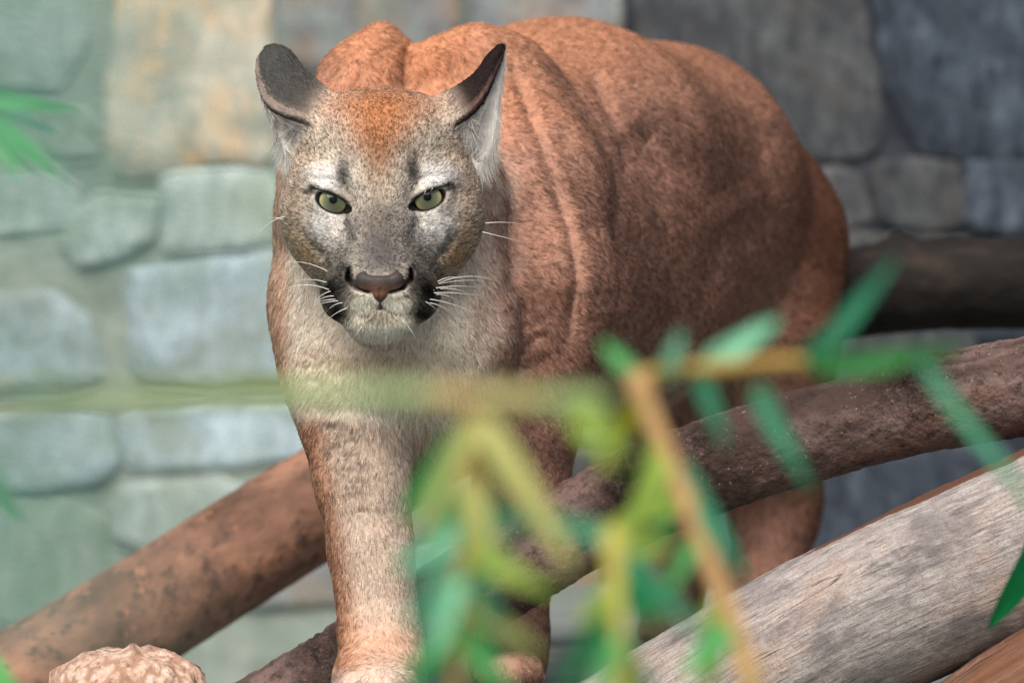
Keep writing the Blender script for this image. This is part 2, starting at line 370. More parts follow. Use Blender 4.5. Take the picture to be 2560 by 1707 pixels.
def wood_grey():
    m = NT('weathered_bare_wood', 0.85); g = m.attr('grain').outputs['Vector']
    fib = m.noise(m.mapv(g, (34, 330, 330)), 1.0, 6, 0.7, 0.5); n1 = m.noise(m.mapv(g, (5, 11, 11)), 1.4, 5, 0.6); n2 = m.noise(m.mapv(g, (60, 220, 220)), 1, 5, 0.7)
    c = m.ramp(fib, [(0.28, (94, 86, 83)), (0.45, (148, 139, 135)), (0.6, (178, 170, 166)), (0.75, (202, 196, 193))])
    c = m.mix(m.math('MULTIPLY', m.ramp(n1, [(0.5, (0, 0, 0)), (0.66, (1, 1, 1))]), 0.55), c, (182, 152, 134))
    c = m.mix(m.math('MULTIPLY', m.ramp(m.noise(m.mapv(g, (7, 16, 16)), 1.7, 5, 0.6), [(0.48, (0, 0, 0)), (0.62, (1, 1, 1))]), 0.8), c, (112, 106, 106))
    c = m.mix(m.ramp(n2, [(0.62, (0, 0, 0)), (0.74, (1, 1, 1))]), c, (110, 94, 86))
    c = m.mix(m.math('MULTIPLY', m.ramp(m.noise(g, 420, 4, 0.7), [(0.5, (0, 0, 0)), (0.66, (1, 1, 1))]), 0.6), c, (104, 92, 86))
    c = m.mix(m.math('MULTIPLY', m.ramp(m.noise(g, 60, 5, 0.7), [(0.5, (0, 0, 0)), (0.7, (1, 1, 1))]), 0.35), c, (196, 188, 184))
    crk = m.noise(m.mapv(g, (3.5, 75, 75)), 1.0, 3, 0.5, 0.4); crk = m.ramp(crk, [(0.485, (0, 0, 0)), (0.5, (1, 1, 1)), (0.515, (0, 0, 0))])
    c = m.mix(m.math('MULTIPLY', crk, m.ramp(n1, [(0.45, (0, 0, 0)), (0.6, (1, 1, 1))])), c, (58, 46, 40))
    sp = m.n('ShaderNodeSeparateXYZ'); m.l(g, sp.inputs[0])
    top = m.math('ADD', m.math('MULTIPLY', sp.outputs[2], 9.3), m.math('MULTIPLY', m.noise(m.mapv(g, (6, 40, 40)), 1.0, 4), 0.5))
    far = m.math('GREATER_THAN', m.math('ADD', sp.outputs[0], m.math('MULTIPLY', n1, 0.1)), 0.47)
    c = m.mix(m.math('MULTIPLY', m.ramp(top, [(0.985, (0, 0, 0)), (1.0, (1, 1, 1))]), far), c, (96, 66, 52)); m.color(c)
    m.normal(m.bump(m.noise(g, 300, 4, 0.7), 0.35, 0.003, m.bump(fib, 0.6, 0.003))); return m.m
def wood_orange():
    m = NT('stripped_orange_wood', 0.8); g = m.attr('grain').outputs['Vector']
    fib = m.noise(m.mapv(g, (10, 130, 130)), 1.0, 6, 0.65, 0.8); n2 = m.noise(m.mapv(g, (5, 30, 30)), 1, 4)
    c = m.ramp(fib, [(0.3, (60, 42, 34)), (0.5, (112, 82, 66)), (0.68, (150, 116, 96))])
    c = m.mix(m.ramp(n2, [(0.5, (0, 0, 0)), (0.62, (1, 1, 1))]), c, (116, 78, 58)); m.color(c); m.normal(m.bump(fib, 0.7, 0.005)); return m.m
def bark_black():
    m = NT('blackened_bark', 0.85); g = m.attr('grain').outputs['Vector']
    n1 = m.noise(m.mapv(g, (0.5, 1, 1)), 18, 6); m.color(m.ramp(n1, [(0.3, (14, 12, 11)), (0.55, (32, 28, 26)), (0.75, (62, 50, 43))])); m.normal(m.bump(n1, 0.8, 0.012)); return m.m

l1, *_ = make_log('fallen_log', [(-500, 2010, .62, .0605), (225, 1612, .72, .0615), (690, 1323, .80, .062), (1080, 1085, .92, .063), (1250, 985, .98, .063)], 56, 160, bark_left(), (0.004, 14), (0.001, 90), [(.40, 160, .006, .02)], seed=5, cap_mat=CUT)
tag(l1, 'smooth brown log slanting up behind the puma\'s pale front leg', 'log')
MIDBARK = bark_mid()
l2, C2, R2, fr2 = make_log('fallen_log', [(420, 1940, .16, .046), (760, 1742, .155, .0455), (960, 1622, .15, .0455), (1110, 1522, .15, .0455), (1470, 1306, .15, .0465), (1735, 1183, .13, .0475), (1950, 1110, .1, .046), (2190, 1041, .07, .0445), (2580, 962, .02, .0465), (3100, 880, -.05, .05)], 128, 620, MIDBARK, (0.0035, 22), (0.0014, 150),
                            [(.478, 150, .012, .022), (.503, 125, .012, .018), (.545, 145, .006, .012), (.475, 190, .008, .024), (.508, 178, .009, .026), (.735, 135, .009, .024), (.71, 110, .005, .02), (.19, 150, .006, .03), (.165, 120, .006, .02), (.22, 190, .006, .02)], seed=21, cap_mat=CUT)
tag(l2, 'dark knotty log with scaly bark crossing in front of the puma\'s hind leg', 'log')
l3, *_ = make_log('fallen_log', [(1180, 2110, .06, .086), (1700, 1805, .04, .084), (2030, 1612, .02, .083), (2300, 1478, .0, .084), (2640, 1330, -.02, .087), (3200, 1080, -.05, .09)], 128, 420, wood_grey(), (0.004, 9), (0.0008, 140), [(.60, 150, .006, .02), (.56, 150, .004, .015)], grooves=30, seed=33, cap_mat=CUT)
tag(l3, 'thick pale weathered log with the bark gone and long grey grain', 'log')
l4, *_ = make_log('fallen_log', [(1900, 2230, -.02, .055), (2300, 1930, -.04, .055), (2560, 1735, -.06, .055), (3000, 1480, -.1, .055)], 72, 180, wood_orange(), (0.004, 12), (0.001, 120), grooves=40, seed=44, cap_mat=CUT)
tag(l4, 'orange brown stripped log lying under the thick pale log', 'log')
l5, C5, R5, fr5 = make_log('fallen_log', [(1750, 810, 1.12, .05), (2060, 745, 1.1, .05), (2300, 712, 1.08, .053), (2600, 705, 1.05, .055), (3200, 700, 1.0, .058)], 56, 120, bark_black(), (0.005, 14), (0.001, 90), [(.36, 95, .01, .018)], seed=55, cap_mat=CUT)
tag(l5, 'blackened log behind the puma\'s rump against the dark stones', 'log')

# ------------------------------------------------------------------ chewed stump, lower left
def build_stump():
    m = NT('chewed_pale_wood', 0.85); co = m.coord()
    n1 = m.noise(co, 70, 6, 0.65); n2 = m.noise(co, 220, 4); sp = m.mapv(co, (1, 1, 0.25)); n3 = m.noise(sp, 160, 4)
    c = m.ramp(n1, [(0.3, (150, 112, 92)), (0.5, (206, 172, 152)), (0.7, (228, 204, 188))])
    c = m.mix(m.ramp(n3, [(0.56, (0, 0, 0)), (0.68, (1, 1, 1))]), c, (140, 96, 72))
    vo = m.voro(m.mapv(co, (1, 1, 0.6)), 95); c = m.mix(m.ramp(vo, [(0.5, (0, 0, 0)), (0.75, (1, 1, 1))]), c, (172, 132, 110)); m.color(c); m.normal(m.bump(m.math('MULTIPLY', vo, -1.0), 0.5, 0.008, m.bump(n2, 0.6, 0.003)))
    c0 = W(318, 1790, .02); R = .078; n = 72; V, F = [], []
    z1 = W(318, 1632, .02)[2]
    r_ = np.random.default_rng(5)
    tooth = np.repeat(r_.uniform(-.006, .006, 18), 4)
    rings = [(R * 1.03, -.175), (R * 1.02, z1 * .5), (R, z1 - .035), (R * .985, z1 - .014), (R * .95, z1 - .006), (R * .88, z1 - .001), (R * .76, z1 + .002), (R * .6, z1 + .004), (R * .44, z1 + .003), (R * .28, z1 + .005), (R * .12, z1 + .004)]
    for k, (rr, z) in enumerate(rings):
        for i in range(n):
            a = 2 * np.pi * i / n; p = np.array([c0[0] + rr * math.cos(a), c0[1] + rr * math.sin(a), z - (.024 * (rr / R) ** 2.5 if k > 2 else 0.02)])
            if k > 2:
                p[2] += (vnoise(p[None], 110, 3)[0] - .5) * .009 + (vnoise(p[None], 60, 8)[0] - .5) * .012
                if k < 6: p[2] += tooth[i] * .6 + (-.005 if i % 4 == 0 else 0.001)
                q = (p[:2] - c0[:2]); p[:2] = c0[:2] + q * (1 + (vnoise(p[None], 120, 6)[0] - .5) * .1)
            else:
                p[:2] = c0[:2] + (p[:2] - c0[:2]) * (1 + (-.025 if i % 4 == 0 else .01))
            V.append(p)
    V.append([c0[0], c0[1], z1 + .004])
    for k in range(len(rings) - 1):
        for i in range(n): F.append([k * n + i, k * n + (i + 1) % n, (k + 1) * n + (i + 1) % n, (k + 1) * n + i])
    F += [[(len(rings) - 1) * n + i, (len(rings) - 1) * n + (i + 1) % n, len(V) - 1] for i in range(n)]
    o = mesh_obj('tree_stump', V, F, m.m)
    tag(o, 'pale chewed stump with a ragged bumpy top below the brown log', 'stump')
build_stump()
#PUMA#
# ------------------------------------------------------------------ puma: one skin grown from a blended volume
HX, HY = 953.0, 520.0                    # the head's axis in the photograph, pixel unit = 1/2600 m
U = 1 / 2600.0
def Hd(u, v, w): return np.array([(HX + u - 1280) * U, -w * U, CAM_H + (853.5 - HY + v) * U])
def op_cone(a, b, ra, rb, k, sub=False): return ('cone', np.asarray(a, float), np.asarray(b, float), ra, rb, k, sub)
def op_ell(c, r, k, sub=False, rot=None): return ('ell', np.asarray(c, float), np.asarray(r, float), rot, 0, k, sub)
def rotz(deg):   # turn in the view plane (about y)
    a = math.radians(deg); return np.array([[math.cos(a), 0, math.sin(a)], [0, 1, 0], [-math.sin(a), 0, math.cos(a)]])
def sdf_prim(op, X, Y, Z):
    kind, a, b, c, d = op[:5]
    if kind == 'cone':
        ba = b - a; l2 = float(ba @ ba) + 1e-12
        t = np.clip(((X - a[0]) * ba[0] + (Y - a[1]) * ba[1] + (Z - a[2]) * ba[2]) / l2, 0, 1)
        dx = X - a[0] - ba[0] * t; dy = Y - a[1] - ba[1] * t; dz = Z - a[2] - ba[2] * t
        return np.sqrt(dx * dx + dy * dy + dz * dz) - (c + (d - c) * t)
    if kind == 'ell':
        x, y, z = X - a[0], Y - a[1], Z - a[2]
        if c is not None:
            x, y, z = c[0, 0] * x + c[0, 1] * y + c[0, 2] * z, c[1, 0] * x + c[1, 1] * y + c[1, 2] * z, c[2, 0] * x + c[2, 1] * y + c[2, 2] * z
        k0 = np.sqrt((x / b[0]) ** 2 + (y / b[1]) ** 2 + (z / b[2]) ** 2)
        k1 = np.sqrt((x / b[0] ** 2) ** 2 + (y / b[1] ** 2) ** 2 + (z / b[2] ** 2) ** 2)
        return k0 * (k0 - 1) / np.maximum(k1, 1e-6)
    if kind == 'pts':
        r = None
        for p in a:
            d2 = (X - p[0]) ** 2 + (Y - p[1]) ** 2 + (Z - p[2]) ** 2
            r = d2 if r is None else np.minimum(r, d2)
        return np.sqrt(r) - c
def smin(a, b, k):
    h = np.clip(0.5 + 0.5 * (b - a) / k, 0, 1); return b * (1 - h) + a * h - k * h * (1 - h)
def apply_op(F, op, X, Y, Z):
    d = sdf_prim(op, X, Y, Z); k = op[5]
    return -smin(-F, d, k) if op[6] else smin(F, d, k)
def bounds(op):
    kind, a, b, c, d, k, sub = op
    m = k * 1.1 + 0.012
    if kind == 'cone': return np.minimum(a - c, b - d) - m, np.maximum(a + c, b + d) + m
    if kind == 'ell':
        r = np.full(3, b.max()) if c is not None else b
        return a - r - m, a + r + m
    return a.min(0) - c - m, a.max(0) + c + m
def run_grid(ops, gx, gy, gz):
    F = np.full((len(gx), len(gy), len(gz)), 0.06, np.float32)
    for op in ops:
        lo, hi = bounds(op); sl = []
        for g, l, h in zip((gx, gy, gz), lo, hi):
            sl.append(slice(np.searchsorted(g, l), np.searchsorted(g, h)))
        if any(s.stop <= s.start for s in sl): continue
        X = gx[sl[0]][:, None, None]; Y = gy[sl[1]][None, :, None]; Z = gz[sl[2]][None, None, :]
        sub = F[tuple(sl)]
        F[tuple(sl)] = apply_op(sub, op, X, Y, Z).astype(np.float32)
    return F
def eval_pts(ops, P):
    F = np.full(len(P), 1.0)
    for op in ops: F = apply_op(F, op, P[:, 0], P[:, 1], P[:, 2])
    return F
def surface_nets(F, gx, gy, gz):
    S = F < 0
    nx, ny, nz = F.shape
    cnt = np.zeros((nx - 1, ny - 1, nz - 1), np.int8)
    for a in (0, 1):
        for b in (0, 1):
            for c in (0, 1): cnt += S[a:nx - 1 + a, b:ny - 1 + b, c:nz - 1 + c]
    I, J, K = np.nonzero((cnt > 0) & (cnt < 8))
    idx = np.full((nx - 1, ny - 1, nz - 1), -1, np.int32); idx[I, J, K] = np.arange(len(I))
    acc = np.zeros((len(I), 3)); num = np.zeros(len(I))
    corners = [(a, b, c) for a in (0, 1) for b in (0, 1) for c in (0, 1)]
    for p in corners:
        for ax in range(3):
            if p[ax]: continue
            q = list(p); q[ax] = 1
            f0 = F[I + p[0], J + p[1], K + p[2]]; f1 = F[I + q[0], J + q[1], K + q[2]]
            m = (f0 < 0) != (f1 < 0)
            t = np.where(m, f0 / np.where(m, f0 - f1, 1), 0)
            A = np.stack([gx[I + p[0]], gy[J + p[1]], gz[K + p[2]]], 1); B = np.stack([gx[I + q[0]], gy[J + q[1]], gz[K + q[2]]], 1)
            acc += np.where(m[:, None], A + (B - A) * t[:, None], 0); num += m
    V = acc / num[:, None]
    quads = []
    def emit(m, o, cells):
        i, j, k = np.nonzero(m)
        i, j, k = i + o[0], j + o[1], k + o[2]
        q = np.stack([idx[i + c[0], j + c[1], k + c[2]] for c in cells], 1)
        return q, (i, j, k)
    m = S[:-1, 1:-1, 1:-1] != S[1:, 1:-1, 1:-1]
    q, (i, j, k) = emit(m, (0, 1, 1), [(0, -1, -1), (0, 0, -1), (0, 0, 0), (0, -1, 0)]); fl = S[i, j, k]; quads.append(np.where(fl[:, None], q, q[:, ::-1]))
    m = S[1:-1, :-1, 1:-1] != S[1:-1, 1:, 1:-1]
    q, (i, j, k) = emit(m, (1, 0, 1), [(-1, 0, -1), (-1, 0, 0), (0, 0, 0), (0, 0, -1)]); fl = S[i, j, k]; quads.append(np.where(fl[:, None], q, q[:, ::-1]))
    m = S[1:-1, 1:-1, :-1] != S[1:-1, 1:-1, 1:]
    q, (i, j, k) = emit(m, (1, 1, 0), [(-1, -1, 0), (0, -1, 0), (0, 0, 0), (-1, 0, 0)]); fl = S[i, j, k]; quads.append(np.where(fl[:, None], q, q[:, ::-1]))
    return V, np.vstack(quads)
def smooth_mesh(V, Q, n, lam=0.5, mask=None):
    E = np.vstack([Q[:, [0, 1]], Q[:, [1, 2]], Q[:, [2, 3]], Q[:, [3, 0]]])
    for _ in range(n):
        s = np.zeros_like(V); c = np.zeros(len(V))
        for ax in range(3):
            s[:, ax] = np.bincount(E[:, 0], V[E[:, 1], ax], len(V)) + np.bincount(E[:, 1], V[E[:, 0], ax], len(V))
        c = np.bincount(E[:, 0], minlength=len(V)) + np.bincount(E[:, 1], minlength=len(V))
        D = (s / np.maximum(c, 1)[:, None] - V) * lam
        if mask is not None: D *= mask[:, None]
        V = V + D
    return V
def normals(V, Q):
    n = np.cross(V[Q[:, 2]] - V[Q[:, 0]], V[Q[:, 3]] - V[Q[:, 1]])
    N = np.zeros_like(V)
    for c in range(4):
        for ax in range(3): N[:, ax] += np.bincount(Q[:, c], n[:, ax], len(V))
    return N / np.maximum(np.linalg.norm(N, axis=1), 1e-12)[:, None]

EYES = [(-121.0, 15.0, 1), (118.0, 22.0, -1)]     # opening centre, tilt sign
EYE_R, EYE_W = 44.0, -14.0                         # eyeball radius and depth of its centre
def head_ops():
    O = []
    def e(u, v, w, a, b, c, k, sub=False, rot=0): O.append(op_ell(Hd(u, v, w), np.array([a, c, b]) * U, k * U, sub, rotz(rot) if rot else None))
    def em(u, v, w, a, b, c, k, sub=False, rot=0): e(u, v, w, a, b, c, k, sub, rot); e(-u, v, w, a, b, c, k, sub, -rot)
    def c(p, q, ra, rb, k, sub=False): O.append(op_cone(Hd(*p), Hd(*q), ra * U, rb * U, k * U, sub))
    def cm(p, q, ra, rb, k, sub=False):
        c(p, q, ra, rb, k, sub); c((-p[0], *p[1:]), (-q[0], *q[1:]), ra, rb, k, sub)
    e(0, 112, -150, 200, 184, 175, 30)               # cranium
    em(88, 150, -130, 128, 132, 120, 40)
    e(0, 40, -150, 225, 200, 150, 50)
    e(0, 160, -70, 130, 110, 105, 50)                # forehead
    em(166, -10, -105, 88, 125, 105, 50)             # cheek bones
    em(128, -96, -85, 80, 82, 85, 45)               # jaw muscles
    em(114, 76, -38, 80, 40, 64, 45, rot=4)          # brows
    c((0, 60, -30), (0, -150, 105), 76, 70, 45)      # bridge of the nose
    c((0, -60, 80), (0, -160, 128), 58, 54, 30)
    em(105, -75, -20, 72, 95, 75, 45)                # below the eyes
    c((0, -120, 40), (0, -210, 85), 105, 98, 50)     # muzzle core
    em(80, -214, 92, 68, 72, 76, 36)                 # whisker pads
    em(62, -190, 108, 52, 58, 62, 24)
    em(52, -240, 124, 46, 33, 44, 18)                # upper lips
    e(2, -284, 112, 88, 42, 70, 20)                   # chin
    c((0, -215, -10), (0, -268, 60), 92, 76, 35)
    cm((45, -222, 20), (95, -130, -100), 72, 80, 40)
    e(0, -192, 148, 60, 40, 40, 16)                  # bed of the nose
    # eyes: lids round the eyeball, then the opening
    for (u, v, s) in EYES:
        e(u, v + 2, EYE_W + 2, 58, 50, 46, 22)
        c((u + s * 34, v - 24, 12), (u + s * 50, v - 70, 30), 7, 5, 16, True)   # tear groove
        e(u, v, EYE_W + 60, 39, 25, 96, 4, True, rot=-24 * s)
        c((u + s * 26, v - 13, 30), (u + s * 39, v - 20, 40), 11, 6, 5, True)
        for a_, b_ in (((u - s * 46, v + 42, 8), (u - s * 4, v + 34, 32)), ((u - s * 4, v + 34, 32), (u + s * 40, v + 9, 19))): c(a_, b_, 12, 12, 7)   # straight upper lid
    # nostrils, mouth
    NP = [(76, -156, 9), (74, -180, 11), (56, -197, 12), (27, -208, 9)]
    for (a0, b0, r0), (a1, b1, r1) in zip(NP[:-1], NP[1:]):
        for w0 in (142, 160, 178, 196): cm((a0, b0, w0), (a1, b1, w0 + 4), r0, r1, 4, True)
    for a, b in (((2, -238, 172), (3, -252, 168)), ((3, -250, 168), (30, -262, 158)), ((30, -262, 158), (66, -268, 138)), 
                 ((3, -250, 168), (-26, -262, 158)), ((-26, -262, 158), (-60, -272, 138)),):
        c(a, b, 4.0, 3.2, 7, True)
    cm((198, -36, 8), (150, -120, 34), 8, 10, 18, True)    # fold behind the muzzle
    cm((150, -120, 34), (138, -168, 50), 10, 10, 14, True)
    return O
def ear_sheets():
    """each ear as two blended sheets: its dark back and the pale inside, meeting at the rim"""
    def L(p): return catmull([Hd(a - HX, HY - b, w) for a, b, w in p], 40)
    out = []
    left = (L([(842, 240, -120), (792, 203, -140), (750, 163, -150), (716, 122, -158), (684, 108, -160), (662, 112, -160)]),
            L([(800, 312, -50), (752, 294, -52), (706, 280, -62), (668, 256, -80), (645, 205, -105), (640, 150, -135), (660, 113, -158)]),
            L([(742, 400, -110), (714, 372, -115), (692, 330, -125), (672, 280, -130), (652, 220, -150), (645, 160, -165), (662, 114, -164)]), 18)
    right = (L([(1092, 240, -120), (1145, 210, -140), (1188, 178, -146), (1220, 135, -152), (1244, 112, -158), (1253, 110, -160)]),
             L([(1118, 312, -50), (1172, 276, -56), (1206, 236, -72), (1228, 190, -95), (1247, 145, -128), (1255, 116, -152), (1256, 111, -160)]),
             L([(1192, 400, -120), (1222, 360, -125), (1236, 305, -130), (1241, 245, -140), (1250, 188, -150), (1259, 140, -160), (1257, 112, -162)]), 16)
    for E1, E2, E3, bul in (left, right):
        pts, side, st = [], [], []
        n = 15
        for i in range(40):
            for j in range(n):
                t = j / (n - 1); p = E1[i] * (1 - t) + E2[i] * t; p = p + np.array([0, -1, 0.35]) * (math.sin(math.pi * t) * bul * U * math.sin(math.pi * min(1, (i + 6) / 46)))
                pts.append(p); side.append(0); st.append((i / 39, t))
            for j in range(1, n):
                t = j / (n - 1); p = E2[i] * (1 - t) + E3[i] * t; p = p + np.array([0, 1, 0]) * (math.sin(math.pi * t) * 10 * U)
                pts.append(p); side.append(1); st.append((i / 39, t))
        out.append((np.array(pts), np.array(side), np.array(st)))
    return out
EARS = ear_sheets()
def ear_ops(): return [('pts', e[0], None, 6.0 * U, 0, 22 * U, False) for e in EARS]
def body_ops():
    O = []
    def c(p, q, ra, rb, k): O.append(op_cone(W(*p), W(*q), ra, rb, k))
    def chain(pts, k):
        for a, b in zip(pts[:-1], pts[1:]): c(a[:3], b[:3], a[3], b[3], k)
    chain([(1175, 500, .40, .150), (1400, 462, .60, .171), (1640, 482, .85, .160), (1790, 580, 1.0, .130)], .04)
    chain([(1300, 690, .42, .125), (1500, 735, .62, .125), (1680, 700, .86, .105)], .06)     # belly
    chain([(1745, 420, .97, .098), (1815, 610, 1.0, .124)], .05)                             # hips
    chain([(1640, 430, 1.08, .095), (1650, 640, 1.1, .10)], .06)
    chain([(955, 440, .10, .085), (1010, 560, .26, .125)], .04)                              # neck
    chain([(962, 560, .16, .105), (1000, 850, .165, .113), (1040, 985, .20, .085)], .04)     # throat, chest
    # shoulder blades
    chain([(952, 118, .33, .026), (905, 210, .31, .040), (850, 430, .25, .052), (835, 740, .17, .052)], .03)
    chain([(1105, 158, .33, .026), (1180, 150, .35, .028), (1245, 205, .37, .045), (1320, 470, .31, .072), (1355, 720, .26, .070), (1345, 900, .26, .050)], .035)
    # front legs
    chain([(850, 760, .16, .060), (868, 950, .12, .050), (884, 1060, .10, .0445), (908, 1210, .085, .0405), (928, 1380, .075, .0355), (943, 1510, .07, .0315), (955, 1620, .06, .034), (960, 1680, .04, .040)], .03)
    chain([(935, 1710, .02, .040), (905, 1725, -.045, .022)], .02)
    for dx, y in ((-58, -.062), (-20, -.078), (22, -.078), (58, -.06)): c((955, 1705, .02), (955 + dx, 1726, y), .028, .0175, .012)
    chain([(1345, 880, .26, .062), (1318, 1050, .27, .050), (1300, 1230, .28, .043), (1288, 1400, .29, .036), (1276, 1540, .29, .031), (1272, 1610, .28, .033), (1270, 1655, .26, .038)], .03)
    for dx, y in ((-52, .17), (-18, .152), (20, .152), (54, .172)): c((1270, 1660, .25), (1270 + dx, 1680, y), .026, .0165, .012)
    # hind legs and tail
    chain([(1850, 640, .98, .115), (1868, 860, .93, .098), (1890, 1010, .93, .070), (1935, 1200, 1.0, .046), (1935, 1300, 1.0, .042), (1900, 1480, .95, .036), (1880, 1545, .90, .038)], .04)
    for dx in (-50, -15, 20, 55): c((1875, 1560, .88), (1865 + dx, 1590, .79), .026, .016, .012)
    chain([(1655, 640, 1.08, .10), (1660, 880, 1.02, .07), (1700, 1150, 1.12, .042), (1690, 1400, 1.1, .036), (1680, 1535, 1.05, .036)], .04)
    for dx in (-46, -14, 18, 50): c((1680, 1545, 1.03), (1672 + dx, 1575, .95), .025, .016, .012)
    chain([(1850, 560, 1.10, .045), (1940, 740, 1.18, .032), (1985, 960, 1.2, .026), (1995, 1250, 1.2, .024), (1975, 1430, 1.22, .022)], .03)
    # flank hollow
    O.append(op_ell(W(1700, 410, .74), (.07, .045, .035), .05, True))
    return O
# creases in the skin: polyline in the photograph, width px, depth m, lip offset, lip height
CREASES = [
    ([(1262, 130), (1300, 210), (1345, 330), (1385, 440), (1425, 560), (1450, 680), (1432, 800), (1405, 930)], 20, .006, 0, 0),
    ([(1330, 480), (1352, 600), (1345, 700), (1330, 800)], 30, .0015, 0, 0),
    ([(1540, 330), (1600, 420), (1650, 520), (1690, 660), (1700, 790), (1685, 880)], 22, .005, 0, 0),
    ([(1480, 180), (1520, 260), (1565, 360), (1590, 470)], 18, .004, 0, 0),
    ([(1020, 105), (1022, 160), (1018, 230)], 10, .010, 0, 0),
    ([(905, 180), (885, 215), (880, 250)], 10, .004, 0, 0),
    ([(1290, 520), (1300, 640), (1270, 760)], 26, .003, 0, 0),
    ([(1900, 500), (1800, 640), (1750, 800), (1740, 900)], 58, .008, 0, 0),
    ([(1580, 300), (1690, 380), (1790, 440), (1850, 520)], 62, .010, 0, 0),
    ([(1480, 520), (1520, 640), (1530, 780)], 40, .006, 0, 0),
    ([(1390, 300), (1450, 420), (1500, 560)], 36, .005, 0, 0),
    ([(1150, 520), (1210, 640), (1230, 780), (1190, 900)], 40, .003, 0, 0),
    
    ([(760, 1000), (800, 1030), (870, 1022), (960, 1035), (1020, 1110)], 24, .003, 0, 0),
    ([(1195, 1010), (1250, 1060), (1290, 1040)], 14, .006, 0, 0),
    ([(1205, 925), (1270, 935), (1340, 905), (1400, 890)], 20, .003, 0, 0),
]
for (x, y, l) in ((845, 1062, 46), (860, 1092, 42), (866, 1130, 34), (872, 1168, 30), (882, 1197, 32), (896, 1222, 22), (905, 1268, 22), (835, 1110, 24)):
    CREASES.append(([(x - l, y - 4), (x, y + 6), (x + l * .7, y)], 6, .0018, 0, 0))
for (x, y, dx, dy) in ((1330, 850, 60, -40), (1310, 880, 60, -36), (1350, 800, 44, -44), (770, 880, 50, 14), (760, 912, 56, 12), (775, 945, 60, 6), (800, 905, 60, 8), (850, 930, 50, -2)):
    CREASES.append(([(x - dx * .5, y - dy * .5), (x, y + 5), (x + dx * .5, y + dy * .5)], 9, .0016, 0, 0))
def seg_dist(px, py, poly):
    best = np.full(len(px), 1e9); sgn = np.zeros(len(px)); tt = np.zeros(len(px)); n = len(poly) - 1
    for i, ((x0, y0), (x1, y1)) in enumerate(zip(poly[:-1], poly[1:])):
        dx, dy = x1 - x0, y1 - y0; l2 = dx * dx + dy * dy
        t = np.clip(((px - x0) * dx + (py - y0) * dy) / l2, 0, 1)
        d = np.hypot(px - x0 - dx * t, py - y0 - dy * t)
        m = d < best; best = np.where(m, d, best); tt = np.where(m, (i + t) / n, tt)
        sgn = np.where(m, np.sign(dx * (py - y0) - dy * (px - x0)), sgn)
    return best, sgn, tt

